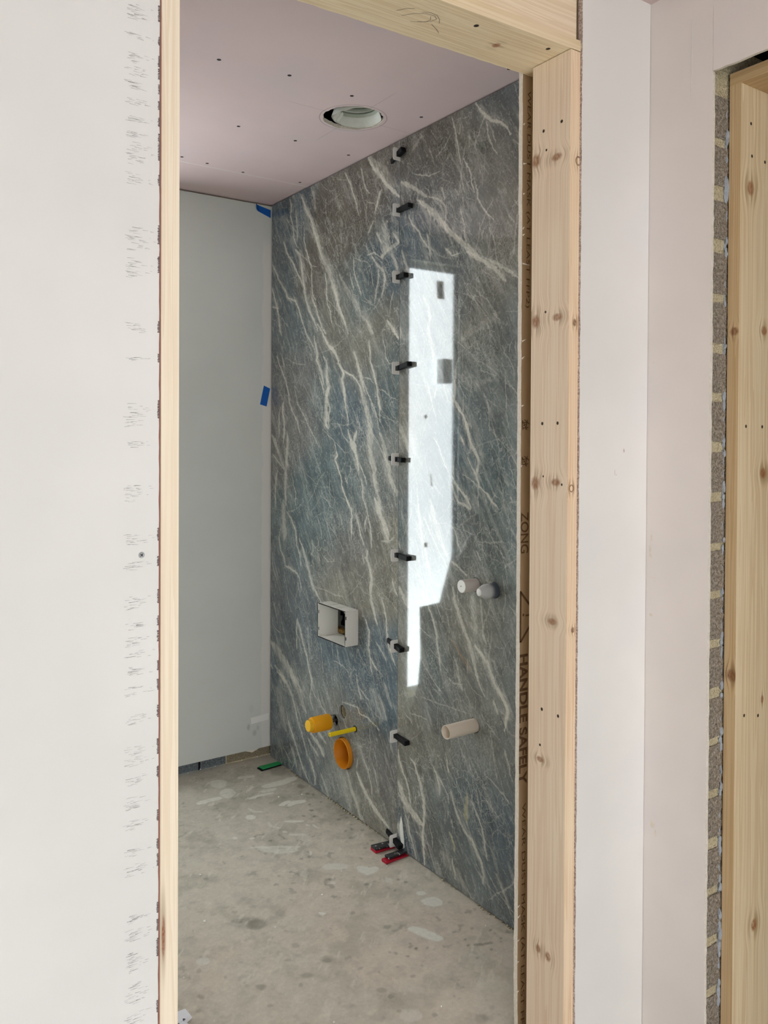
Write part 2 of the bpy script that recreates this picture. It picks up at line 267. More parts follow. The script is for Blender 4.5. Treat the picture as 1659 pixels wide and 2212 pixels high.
KNOTS_JAMB = [(1.333, 1.3482, 2.0182, 0.0131, 0.0146, 1), (1.333, 1.2858, 2.0103, 0.0152, 0.0081, 1), (1.333, 1.3459, 1.6566, 0.0131, 0.0146, 1), (1.333, 1.2808, 1.6593, 0.0138, 0.0081, 1), (1.333, 1.3437, 1.2919, 0.0131, 0.0146, 1), (1.333, 1.2812, 1.2969, 0.0138, 0.0081, 1), (1.333, 1.2891, 0.9885, 0.0125, 0.0072, 1), (1.333, 1.3228, 0.6723, 0.0115, 0.0063, 1), (1.333, 1.3242, 0.2428, 0.0072, 0.0094, 1), (1.333, 1.294, 0.2397, 0.0084, 0.0103, 1), (1.333, 1.3258, 2.0789, 0.0037, 0.0041, 2), (1.333, 1.2715, 2.0836, 0.0041, 0.004, 2), (1.333, 1.3168, 2.0342, 0.0028, 0.0031, 2), (1.333, 1.3233, 1.4266, 0.0037, 0.0041, 2), (1.333, 1.277, 1.427, 0.0036, 0.0041, 2), (1.333, 1.3159, 1.6748, 0.0028, 0.0031, 2), (1.333, 1.3182, 0.7864, 0.0036, 0.0042, 2), (1.333, 1.269, 0.7847, 0.0034, 0.0041, 2), (1.333, 1.3231, 0.7046, 0.0029, 0.0031, 2), (1.333, 1.2633, 1.2927, 0.0027, 0.003, 2), (1.333, 1.3193, 1.3086, 0.0023, 0.0026, 2)]
KNOTS_FRONT = [(1.3595, 1.247, 1.9957, 0.0087, 0.01, 3), (1.3519, 1.247, 1.645, 0.0058, 0.008, 1), (1.3459, 1.247, 1.2851, 0.0072, 0.0081, 3), (1.3537, 1.247, 0.9756, 0.0058, 0.0061, 1), (0.4402, 1.247, 0.6109, 0.003, 0.0335, 1)]
KNOTS_HEAD = [(1.192, 1.3269, 2.231, 0.0085, 0.0097, 1), (1.1004, 1.2853, 2.231, 0.0058, 0.0063, 2), (1.2961, 1.2771, 2.231, 0.0053, 0.0058, 2)]
KNOTS_SIDE = [(1.691, 1.055, 1.9462, 0.0124, 0.0162, 1), (1.749, 1.055, 1.6377, 0.011, 0.0104, 1), (1.7513, 1.055, 1.3176, 0.011, 0.0115, 1), (1.7572, 1.055, 0.8059, 0.0056, 0.0085, 1), (1.7335, 1.055, 0.2997, 0.011, 0.0138, 1), (1.6902, 1.055, 2.0874, 0.0035, 0.004, 2), (1.695, 1.055, 2.0172, 0.0035, 0.0041, 2), (1.7456, 1.055, 2.0137, 0.0037, 0.0041, 2), (1.6827, 1.055, 1.4223, 0.0035, 0.0041, 2), (1.7457, 1.055, 1.422, 0.0037, 0.0042, 2), (1.6871, 1.055, 0.782, 0.0036, 0.0041, 2), (1.7413, 1.055, 0.7719, 0.0037, 0.0042, 2)]
KNOTS_SIDE_EDGE = [(1.652, 1.06, 1.6297, 0.01, 0.0091, 1), (1.652, 1.0571, 0.8747, 0.0133, 0.0132, 1)]


XT, YF, YD, XC, ZC = 1.614, 3.238, 1.241, 1.592, 2.4

# ------------------------------------------------------------------ helpers
def lin(r, g, b):
    f = lambda c: ((c / 255 + 0.055) / 1.055) ** 2.4 if c > 10 else c / 255 / 12.92
    return (f(r), f(g), f(b), 1.0)

class NT:
    def __init__(s, name):
        s.m = bpy.data.materials.new(name)
        s.m.use_nodes = True
        s.t = s.m.node_tree
        s.b = s.t.nodes['Principled BSDF']
    def n(s, typ, **kw):
        nd = s.t.nodes.new(typ)
        for k, v in kw.items():
            setattr(nd, k, v)
        return nd
    def put(s, sock, v):
        if hasattr(v, 'is_linked') or isinstance(v, bpy.types.NodeSocket):
            s.t.links.new(v, sock)
        else:
            sock.default_value = v
    def pos(s):
        return s.n('ShaderNodeTexCoord').outputs['Object']
    def vm(s, op, a, b=None):
        nd = s.n('ShaderNodeVectorMath', operation=op)
        s.put(nd.inputs[0], a)
        if b is not None:
            s.put(nd.inputs[3] if op == 'SCALE' else nd.inputs[1], b)
        return nd.outputs['Value'] if op in ('LENGTH', 'DISTANCE', 'DOT_PRODUCT') else nd.outputs[0]
    def ma(s, op, a, b=0.0, clamp=False):
        nd = s.n('ShaderNodeMath', operation=op, use_clamp=clamp)
        s.put(nd.inputs[0], a); s.put(nd.inputs[1], b)
        return nd.outputs[0]
    def mr(s, v, a, b, c=0.0, d=1.0, smooth=True):
        nd = s.n('ShaderNodeMapRange', interpolation_type='SMOOTHSTEP' if smooth else 'LINEAR')
        s.put(nd.inputs[0], v)
        for i, q in enumerate((a, b, c, d)):
            nd.inputs[1 + i].default_value = q
        return nd.outputs[0]
    def noise(s, vec, scale=1.0, detail=3.0, rough=0.55, dist=0.0):
        nd = s.n('ShaderNodeTexNoise')
        s.put(nd.inputs['Vector'], vec)
        nd.inputs['Scale'].default_value = scale
        nd.inputs['Detail'].default_value = detail
        nd.inputs['Roughness'].default_value = rough
        nd.inputs['Distortion'].default_value = dist
        return nd.outputs[0]
    def mix(s, f, a, b):
        nd = s.n('ShaderNodeMix', data_type='RGBA')
        s.put(nd.inputs[0], f); s.put(nd.inputs[6], a); s.put(nd.inputs[7], b)
        return nd.outputs[2]
    def bump(s, h, strength=0.3, dist=0.002):
        nd = s.n('ShaderNodeBump')
        nd.inputs['Strength'].default_value = strength
        nd.inputs['Distance'].default_value = dist
        s.put(nd.inputs['Height'], h)
        s.t.links.new(nd.outputs[0], s.b.inputs['Normal'])
    def base(s, c): s.put(s.b.inputs['Base Color'], c)
    def rough(s, v): s.put(s.b.inputs['Roughness'], v)
    def spec(s, v): s.b.inputs['Specular IOR Level'].default_value = v
    def ell(s, vec, c, inv):
        """distance from c in units of the ellipse radii (inv has 0 on the ignored axis)"""
        return s.vm('LENGTH', s.vm('MULTIPLY', s.vm('SUBTRACT', vec, c), inv))

def plain(name, col, rough=0.5, spec=0.5, metal=0.0, var=0.06, vs=30.0, bump=0.0):
    k = NT(name)
    if var:
        f = k.noise(k.pos(), vs, 4)
        dark = tuple(c * (1 - var) for c in col[:3]) + (1,)
        lite = tuple(min(1, c * (1 + var)) for c in col[:3]) + (1,)
        k.base(k.mix(f, dark, lite))
        if bump: k.bump(k.noise(k.pos(), vs * 6, 4), bump)
    else:
        k.base(col)
    k.rough(rough); k.spec(spec); k.b.inputs['Metallic'].default_value = metal
    return k.m

def board(name, col, var=0.04, tint=None):
    k = NT(name)
    p = k.pos()
    f = k.noise(p, 2.2, 3)
    dark = tuple(c * (1 - var) for c in col[:3]) + (1,)
    lite = tuple(min(1, c * (1 + var)) for c in col[:3]) + (1,)
    c = k.mix(k.mr(f, .3, .7), dark, lite)
    if tint:
        c = k.mix(k.mr(k.noise(p, 4.1, 2), .5, .75, 0, .5), c, tint)
    k.base(c); k.rough(.85); k.spec(.2)
    k.bump(k.noise(p, 600, 2), .08, .0006)
    return k

def wood(name, light, dark, axis, knots=(), kaxes=(0, 2), scale=55.0, knotcol=(120, 66, 34)):
    """grain runs along `axis`; knots = (x,y,z,ru,rv,kind) on the face spanned by kaxes"""
    k = NT(name)
    p = k.pos()
    g = p
    mask = None; hole = None; ring = None
    for (x, y, z, ru, rv, kind) in knots:
        inv = [0, 0, 0]
        inv[kaxes[0]] = 1 / ru; inv[kaxes[1]] = 1 / rv
        wob = k.vm('ADD', p, k.vm('SCALE', k.vm('SUBTRACT', k.n('ShaderNodeTexNoise').outputs['Color'], (.5, .5, .5)), .004)) if False else p
        d = k.ell(wob, (x, y, z), inv)
        if kind == 2:
            h = k.mr(d, 1.15, .7)
            hole = h if hole is None else k.ma('MAXIMUM', hole, h)
            continue
        h = k.mr(d, 1.35, .55)
        if kind == 3:
            h = k.ma('MULTIPLY', k.mr(d, 1.15, .95), k.mr(d, .55, .85))
        mask = h if mask is None else k.ma('MAXIMUM', mask, h)
        r = k.mr(d, 3.2, 1.0)
        ring = r if ring is None else k.ma('MAXIMUM', ring, r)
        inv2 = [0, 0, 0]; inv2[kaxes[0]] = 1; 
        # grain swings round the knot
        w = k.mr(d, 5.0, 0.0, 0.0, 0.75)
        off = k.vm('MULTIPLY', k.vm('SUBTRACT', p, (x, y, z)), tuple(inv2))
        g = k.vm('SUBTRACT', g, k.vm('SCALE', off, w))
    st = [scale, scale, scale]; st[axis] = 1.1
    gv = k.vm('MULTIPLY', g, tuple(st))
    wave = k.noise(gv, 1.0, 2.5, .5, .4)
    fine = k.noise(k.vm('MULTIPLY', g, tuple(q * 5 if q > 2 else 6 for q in st)), 1.0, 2, .6)
    rings = k.ma('FRACT', k.ma('MULTIPLY', wave, 5.0))
    rr = k.ma('MULTIPLY', k.mr(rings, 0.25, .95), k.mr(rings, 1.0, .95))
    c = k.mix(k.ma('MULTIPLY', rr, .55), light, dark)
    c = k.mix(k.ma('MULTIPLY', k.mr(fine, .35, .75), .28), c, dark)
    c = k.mix(k.mr(k.noise(p, 3.0, 2), .45, .8, 0, .18), c, tuple(min(1, q * 1.25) for q in light[:3]) + (1,))
    if ring is not None:
        c = k.mix(k.ma('MULTIPLY', ring, k.ma('MULTIPLY', rr, .8)), c, tuple(q * .62 for q in dark[:3]) + (1,))
        c = k.mix(k.ma('MULTIPLY', mask, k.mr(k.noise(k.vm('MULTIPLY', p, (300, 300, 110)), 1, 3), .25, .7, .45, .95)), c, lin(*knotcol))
    if hole is not None:
        c = k.mix(hole, c, lin(46, 30, 18))
    k.base(c); k.rough(.62); k.spec(.3)
    k.bump(k.ma('ADD', fine, rr), .12, .0008)
    return k.m

# ------------------------------------------------------------------ mesh building
def link(name, me, mat=None, parent=None):
    o = bpy.data.objects.new(name, me)
    COL.objects.link(o)
    if mat is not None:
        for m in (mat if isinstance(mat, (list, tuple)) else [mat]):
            me.materials.append(m)
    if parent is not None:
        o.parent = parent
    return o

def empty(name, loc=(0, 0, 0), parent=None):
    o = bpy.data.objects.new(name, None)
    o.empty_display_size = .05
    o.location = loc
    COL.objects.link(o)
    if parent is not None: o.parent = parent
    return o

def tag(o, label, cat, group=None):
    o['label'] = label; o['category'] = cat
    if group: o['group'] = group
    return o

def struct(o, label=None):
    o['kind'] = 'structure'
    if label: o['label'] = label
    return o

class MB:
    def __init__(s): s.bm = bmesh.new()
    def box(s, lo, hi, bev=0.0, rot=None, piv=None):
        v = [s.bm.verts.new((x, y, z)) for x in (lo[0], hi[0]) for y in (lo[1], hi[1]) for z in (lo[2], hi[2])]
        fs = []
        for q in ((0, 1, 3, 2), (4, 6, 7, 5), (0, 4, 5, 1), (2, 3, 7, 6), (0, 2, 6, 4), (1, 5, 7, 3)):
            fs.append(s.bm.faces.new([v[i] for i in q]))
        if bev:
            es = list({e for f in fs for e in f.edges})
            r = bmesh.ops.bevel(s.bm, geom=es, offset=bev, segments=2, profile=.5, affect='EDGES')
        if rot is not None:
            vs = [w for w in s.bm.verts if w.is_valid] if False else None
        return s
    def prism(s, pts, axis, a, b):
        """polygon pts (2d) extruded along axis from a to b"""
        def mk(p, h):
            c = [0, 0, 0]; o = [i for i in range(3) if i != axis]
            c[o[0]] = p[0]; c[o[1]] = p[1]; c[axis] = h
            return s.bm.verts.new(c)
        A = [mk(p, a) for p in pts]; B = [mk(p, b) for p in pts]
        n = len(pts)
        s.bm.faces.new(A); s.bm.faces.new(B[::-1])
        for i in range(n):
            s.bm.faces.new((A[i], B[i], B[(i + 1) % n], A[(i + 1) % n]))
        return s
    def lathe(s, prof, c, axis='x', seg=40, cap0=False, cap1=False):
        """prof = [(h, r)...] along the axis from centre c"""
        rows = []
        for h, r in prof:
            row = []
            for i in range(seg):
                a = 2 * math.pi * i / seg
                u, v = r * math.cos(a), r * math.sin(a)
                if axis == 'x': q = (h, c[0] + u, c[1] + v)
                elif axis == 'y': q = (c[0] + u, h, c[1] + v)
                else: q = (c[0] + u, c[1] + v, h)
                row.append(s.bm.verts.new(q))
            rows.append(row)
        for A, B in zip(rows, rows[1:]):
            for i in range(seg):
                s.bm.faces.new((A[i], A[(i + 1) % seg], B[(i + 1) % seg], B[i]))
        if cap0: s.bm.faces.new(rows[0])
        if cap1: s.bm.faces.new(rows[-1][::-1])
        return s
    def quad(s, a, b, c, d):
        s.bm.faces.new([s.bm.verts.new(q) for q in (a, b, c, d)]); return s
    def poly(s, pts):
        s.bm.faces.new([s.bm.verts.new(q) for q in pts]); return s
    def xform(s, M):
        bmesh.ops.transform(s.bm, matrix=M, verts=s.bm.verts); return s
    def mesh(s, name, smooth=False):
        bmesh.ops.recalc_face_normals(s.bm, faces=s.bm.faces)
        me = bpy.data.meshes.new(name)
        s.bm.to_mesh(me); s.bm.free()
        if smooth:
            me.polygons.foreach_set('use_smooth', [True] * len(me.polygons))
            try: me.set_sharp_from_angle(angle=math.radians(35))
            except Exception: pass
        return me
    def done(s, name, mat, parent=None, smooth=False):
        return link(name, s.mesh(name, smooth), mat, parent)

def box(name, lo, hi, mat, parent=None, bev=0.0):
    return MB().box(lo, hi, bev).done(name, mat, parent)

# ------------------------------------------------------------------ materials
M = {}
M['white'] = board('board_white', lin(226, 225, 221)).m
M['pale'] = board('board_pale', lin(234, 231, 226), tint=lin(231, 227, 227)).m
M['pinkboard'] = board('board_pink_beige', lin(236, 228, 222), tint=lin(232, 225, 223)).m

def far_mat():
    k = board('board_grey', lin(208, 210, 204), .03)
    src = k.b.inputs['Base Color'].links[0].from_socket
    p = k.pos()
    x = k.n('ShaderNodeSeparateXYZ'); k.put(x.inputs[0], p)
    edge = k.ma('ADD', x.outputs[0], k.ma('MULTIPLY', k.ma('SUBTRACT', k.noise(k.vm('MULTIPLY', p, (1, 1, 1)), 9, 3), .5), .035))
    zz = k.mr(x.outputs[2], 2.27, 2.2)
    m = k.ma('MULTIPLY', k.mr(edge, 1.570, 1.582), zz)
    c = k.mix(k.ma('MULTIPLY', m, .8), src, lin(222, 219, 212))
    for (cx, cz, rx, rz, a) in ((1.516, .147, .008, .014, .35), (1.545, .117, .010, .014, .3), (1.560, .136, .007, .012, .2), (1.53, .225, .012, .02, .08)):
        d = k.ell(p, (cx, YF, cz), (1 / rx, 0, 1 / rz))
        c = k.mix(k.mr(d, 1.3, .5, 0, a), c, lin(120, 122, 118))
    k.base(c)
    return k.m
M['far'] = far_mat()

def ceil_mat():
    k = board('board_pink', lin(214, 193, 191), .035, tint=lin(205, 192, 193))
    src = k.b.inputs['Base Color'].links[0].from_socket
    p = k.pos()
    # pencil ring round the duct opening and two setting-out lines
    d = k.vm('LENGTH', k.vm('MULTIPLY', k.vm('SUBTRACT', p, (1.389, 2.213, 2.4)), (1, 1, 0)))
    ringm = k.ma('MULTIPLY', k.mr(d, .104, .1055), k.mr(d, .1085, .107))
    c = k.mix(k.ma('MULTIPLY', ringm, .5), src, lin(110, 100, 102))
    sx = k.n('ShaderNodeSeparateXYZ'); k.put(sx.inputs[0], p)
    for (a, b, lo, hi) in ((0, 1.389, 0, 0), (1, 2.213, 0, 0)):
        l = k.mr(k.ma('ABSOLUTE', k.ma('SUBTRACT', sx.outputs[a], b)), .0016, .0006)
        far = k.mr(d, .26, .2)
        c = k.mix(k.ma('MULTIPLY', k.ma('MULTIPLY', l, far), .35), c, lin(120, 108, 110))
    k.base(c)
    return k.m
M['ceil'] = ceil_mat()

def rough_edge(name, c1, c2, sc=160):
    k = NT(name)
    p = k.pos()
    f = k.noise(p, sc, 4, .7)
    k.base(k.mix(k.mr(f, .35, .7), c1, c2)); k.rough(.95); k.spec(.1)
    k.bump(f, .45, .002)
    return k.m
M['gyp'] = rough_edge('gypsum_edge', lin(226, 216, 201), lin(240, 233, 220))
M['gyp_pink'] = rough_edge('gypsum_edge_pink', lin(150, 128, 120), lin(228, 216, 206), 260)
def paper_mat():
    k = NT('brown_paper')
    p = k.pos()
    f = k.noise(k.vm('MULTIPLY', p, (60, 60, 9)), 1, 4)
    k.base(k.mix(f, lin(150, 125, 95), lin(172, 147, 115))); k.rough(.85); k.spec(.2)
    k.bump(k.noise(p, 220, 3), .15, .001)
    return k.m
M['paper'] = paper_mat()
M['ink'] = plain('print_ink', lin(98, 76, 54), .8, .1, var=.3, vs=400)
M['dark'] = plain('dark_void', lin(28, 24, 22), .9, .1, var=.2)
M['seal'] = plain('red_brown_seal', lin(150, 104, 92), .8, .2, var=.3, vs=60)
M['wood_left'] = wood('pine_pale', lin(246, 233, 210), lin(230, 210, 180), 2, [KNOTS_FRONT[4]], (0, 2), 70, (140, 74, 40))
M['wood_jamb'] = wood('pine_peach', lin(241, 220, 194), lin(222, 192, 158), 2, KNOTS_JAMB, (1, 2), 60, (150, 100, 62))
M['wood_edge'] = wood('pine_edge', lin(246, 222, 190), lin(220, 178, 134), 2, KNOTS_FRONT[:4], (0, 2), 120, (112, 68, 40))
M['wood_head'] = wood('pine_head', lin(241, 222, 188), lin(218, 190, 146), 0, KNOTS_HEAD, (0, 1), 60, (150, 84, 48))
M['wood_stud'] = wood('pine_stud', lin(245, 226, 198), lin(224, 198, 162), 0, (), (0, 2), 50)
M['wood_side'] = wood('pine_side', lin(235, 215, 178), lin(208, 176, 130), 2, KNOTS_SIDE, (0, 2), 55, (150, 88, 44))
M['wood_side_edge'] = wood('pine_side_edge', lin(216, 188, 146), lin(188, 152, 104), 2, KNOTS_SIDE_EDGE, (1, 2), 90, (122, 72, 42))
M['wood_side_head'] = wood('pine_side_head', lin(212, 182, 138), lin(182, 144, 96), 1, (), (0, 2), 70)

def block_mat(name, a, b, pit):
    k = NT(name)
    p = k.pos()
    v = k.n('ShaderNodeTexVoronoi'); k.put(v.inputs['Vector'], p); v.inputs['Scale'].default_value = 260
    f = k.noise(p, 150, 5, .75)
    c = k.mix(k.mr(f, .35, .68), a, b)
    c = k.mix(k.mr(k.noise(p, 320, 2), .62, .72), c, pit)
    k.base(c); k.rough(.98); k.spec(.1)
    k.bump(k.ma('ADD', f, v.outputs[0]), 1.0, .004)
    return k.m
M['block'] = block_mat('concrete_block', lin(132, 122, 108), lin(196, 184, 168), lin(44, 38, 34))
M['mortar'] = block_mat('mortar', lin(208, 194, 158), lin(232, 220, 188), lin(140, 124, 96))
M['block_far'] = block_mat('block_tan', lin(140, 130, 108), lin(184, 172, 146), lin(90, 82, 68))
M['block_blue'] = block_mat('block_painted', lin(92, 102, 108), lin(150, 156, 158), lin(60, 68, 76))
M['foam'] = plain('expanding_foam', lin(172, 178, 186), .8, .2, var=.35, vs=160, bump=.8)
M['white_pl'] = plain('white_plastic', lin(226, 224, 216), .35, .4, var=.03)
M['clip'] = plain('clip_white', lin(236, 234, 228), .4, .4, var=.02)
M['black_pl'] = plain('black_plastic', lin(16, 17, 19), .6, .2, var=.1)
M['yellow_cap'] = plain('orange_yellow_plastic', lin(236, 164, 16), .45, .4, var=.04)
M['yellow_tip'] = plain('yellow_plastic_end', lin(240, 186, 40), .45, .4, var=.04)
M['yellow_rod'] = plain('yellow_conduit', lin(240, 208, 20), .4, .4, var=.04)
M['orange'] = plain('orange_pvc', lin(212, 134, 24), .45, .35, var=.05)
M['cream_pvc'] = plain('cream_pvc', lin(228, 214, 196), .4, .4, var=.03)
M['grey_pvc'] = plain('warm_grey_pvc', lin(214, 204, 196), .45, .4, var=.03)
M['chrome'] = plain('chrome', (.75, .76, .78, 1), .15, .5, 1.0, var=0)
M['blue_tape'] = plain('blue_tape', lin(18, 92, 176), .6, .3, var=.08, vs=80)
M['white_tape'] = plain('white_tape', lin(236, 234, 228), .6, .3, var=.03)
M['green_pl'] = plain('green_shim_plastic', lin(40, 150, 84), .5, .3, var=.1, vs=80)
M['red_pl'] = plain('red_shim_plastic', lin(178, 26, 50), .5, .3, var=.1, vs=80)
M['graphite'] = plain('scuff_graphite', lin(156, 154, 152), .9, .1, var=.3, vs=200)
M['edge_dark'] = plain('scuff_edge', lin(116, 106, 106), .9, .1, var=.5, vs=300)
M['screw'] = plain('screw_dark', lin(24, 22, 22), .5, .4, var=0)
M['screw_grey'] = plain('screw_zinc', lin(140, 140, 140), .35, .5, .6, var=.1)
M['dust'] = plain('plaster_crumb', lin(240, 238, 230), .9, .2, var=.06)
M['duct'] = plain('duct_grey_green', lin(176, 182, 168), .7, .3, var=.1, vs=40)
M['torn'] = plain('torn_white', lin(236, 236, 228), .85, .2, var=.08, vs=60, bump=.5)
M['frame'] = plain('window_frame_white', lin(232, 234, 234), .4, .4, var=.02)
M['steel'] = plain('steel', lin(120, 122, 126), .35, .5, .9, var=.1)
M['osb'] = block_mat('timber_offcut', lin(170, 128, 70), lin(206, 168, 110), lin(110, 80, 44))

def pane_mat():
    k = NT('frosted_pane')
    k.base(lin(230, 238, 240)); k.rough(.6)
    k.b.inputs['Emission Color'].default_value = (0.90, 0.97, 1.0, 1)
    k.b.inputs['Emission Strength'].default_value = PANE_STRENGTH
    return k.m
M['pane'] = pane_mat()

# ------------------------------------------------------------------ numpy value noise for the printed porcelain and the screed
rng = np.random.default_rng(11)
def vnoise(U, V, scale, oct=4, gain=.5, seed=0):
    out = np.zeros_like(U); amp = 1.0; tot = 0.0
    r = np.random.default_rng(100 + seed)
    for o in range(oct):
        T = r.random((256, 256)).astype(np.float32)
        u = U * scale * 2 ** o + 13.7 * o; v = V * scale * 2 ** o + 7.1 * o
        iu = np.floor(u).astype(int); iv = np.floor(v).astype(int)
        fu = u - iu; fv = v - iv
        fu = fu * fu * (3 - 2 * fu); fv = fv * fv * (3 - 2 * fv)
        a = T[iu % 256, iv % 256]; b = T[(iu + 1) % 256, iv % 256]
        c = T[iu % 256, (iv + 1) % 256]; d = T[(iu + 1) % 256, (iv + 1) % 256]
        out += amp * ((a * (1 - fu) + b * fu) * (1 - fv) + (c * (1 - fu) + d * fu) * fv)
        tot += amp; amp *= gain
    return out / tot
def sstep(x, a, b):
    t = np.clip((x - a) / (b - a), 0, 1)
    return t * t * (3 - 2 * t)
def seg_dist(U, V, p):
    """distance from grid points to polyline p [(u,v)...] and fraction along it"""
    D = np.full(U.shape, 9e9); F = np.zeros(U.shape)
    n = len(p) - 1
    for i in range(n):
        ax, ay = p[i]; bx, by = p[i + 1]
        dx, dy = bx - ax, by - ay; L = dx * dx + dy * dy + 1e-12
        t = np.clip(((U - ax) * dx + (V - ay) * dy) / L, 0, 1)
        d = np.hypot(U - ax - t * dx, V - ay - t * dy)
        m = d < D
        D = np.where(m, d, D); F = np.where(m, (i + t) / n, F)
    return D, F
def window(u1, v1, p, pad):
    us = [q[0] for q in p]; vs = [q[1] for q in p]
    i0 = np.searchsorted(u1, min(us) - pad); i1 = np.searchsorted(u1, max(us) + pad)
    j0 = np.searchsorted(v1, min(vs) - pad); j1 = np.searchsorted(v1, max(vs) + pad)
    return slice(max(i0, 0), i1), slice(max(j0, 0), j1)
def srgb(c):
    c = np.asarray(c, dtype=np.float64) / 255
    return np.where(c > .04045, ((c + .055) / 1.055) ** 2.4, c / 12.92)

def grid_mesh(name, P, cols, drop=None):
    """P: (n,m,3) vertices, cols: (n,m,3) linear colours, drop: (n-1,m-1) faces to leave out"""
    n, m = P.shape[:2]
    idx = np.arange(n * m).reshape(n, m)
    q = np.stack([idx[:-1, :-1], idx[:-1, 1:], idx[1:, 1:], idx[1:, :-1]], -1)
    q = q[~drop] if drop is not None else q.reshape(-1, 4)
    me = bpy.data.meshes.new(name)
    me.vertices.add(n * m); me.vertices.foreach_set('co', P.reshape(-1).astype(np.float32))
    me.loops.add(q.size); me.loops.foreach_set('vertex_index', q.reshape(-1).astype(np.int32))
    me.polygons.add(len(q)); me.polygons.foreach_set('loop_start', np.arange(0, q.size, 4, dtype=np.int32))
    me.update(calc_edges=True)
    at = me.color_attributes.new('tone', 'FLOAT_COLOR', 'POINT')
    rgba = np.ones((n * m, 4), np.float32); rgba[:, :3] = cols.reshape(-1, 3)
    at.data.foreach_set('color', rgba.reshape(-1))
    return me

# ------------------------------------------------------------------ porcelain slabs
PAL = {'B': (80, 95, 104), 'T': (90, 105, 107), 'G': (122, 126, 123), 'N': (98, 93, 84), 'O': (126, 122, 110), 'M': (106, 105, 103), 'S': (97, 105, 109)}
VEINCOL = [(222, 217, 203), (168, 128, 88), (206, 196, 140)]

def tile_mat():
    k = NT('marble_effect_porcelain')
    at = k.n('ShaderNodeAttribute', attribute_name='tone')
    p = k.pos()
    wob = k.vm('ADD', p, k.vm('SCALE', k.vm('SUBTRACT', k.col_noise(p, 14), (.5, .5, .5)), .05)) if hasattr(k, 'col_noise') else p
    nz = k.n('ShaderNodeTexNoise'); k.put(nz.inputs['Vector'], p); nz.inputs['Scale'].default_value = 16; nz.inputs['Detail'].default_value = 4
    wob = k.vm('ADD', p, k.vm('SCALE', k.vm('SUBTRACT', nz.outputs['Color'], (.5, .5, .5)), .07))
    v = k.n('ShaderNodeTexVoronoi', feature='DISTANCE_TO_EDGE')
    k.put(v.inputs['Vector'], k.vm('MULTIPLY', wob, (1, 1.2, .62))); v.inputs['Scale'].default_value = 30
    v2 = k.n('ShaderNodeTexVoronoi', feature='DISTANCE_TO_EDGE')
    k.put(v2.inputs['Vector'], k.vm('MULTIPLY', wob, (1, 1.0, .7))); v2.inputs['Scale'].default_value = 78
    patch = k.mr(k.noise(p, 5, 4, .65), .42, .62)
    patch2 = k.mr(k.noise(k.vm('ADD', p, (3, 7, 2)), 7, 4, .65), .42, .68)
    cr = k.ma('MAXIMUM', k.ma('MULTIPLY', k.mr(v.outputs[0], .035, .0), patch), k.ma('MULTIPLY', k.mr(v2.outputs[0], .09, .0), k.ma('MULTIPLY', patch2, .8)))
    c = k.mix(k.ma('MULTIPLY', cr, .5), at.outputs['Color'], lin(196, 196, 188))
    sp = k.noise(p, 150, 4, .7)
    mul = k.n('ShaderNodeMix', data_type='RGBA', blend_type='MULTIPLY'); mul.inputs[0].default_value = 1
    k.put(mul.inputs[6], c)
    g = k.n('ShaderNodeCombineColor')
    s = k.mr(sp, .25, .75, .74, 1.26, False)
    for i in range(3): k.put(g.inputs[i], s)
    k.put(mul.inputs[7], g.outputs[0])
    k.base(mul.outputs[2])
    k.b.inputs['IOR'].default_value = 1.55
    k.rough(k.mr(k.noise(p, 60, 3), .3, .7, .028, .05))
    return k.m
M['tile'] = tile_mat()
M['tile_edge'] = plain('porcelain_edge', lin(150, 150, 146), .6, .3)

# holes through the slabs: (tile, y, z, radius)
HOLES = [(0, 2.680, .318, .020), (0, 2.539, .327, .013), (0, 2.613, .214, .059), (0, 2.627, .365, .0265),
         (1, 1.875, .533, .0225), (1, 1.873, .956, .0215), (1, 1.789, .952, .0235)]
BOXHOLE = (2.521, 2.723, .636, .768)
JY = 2.272

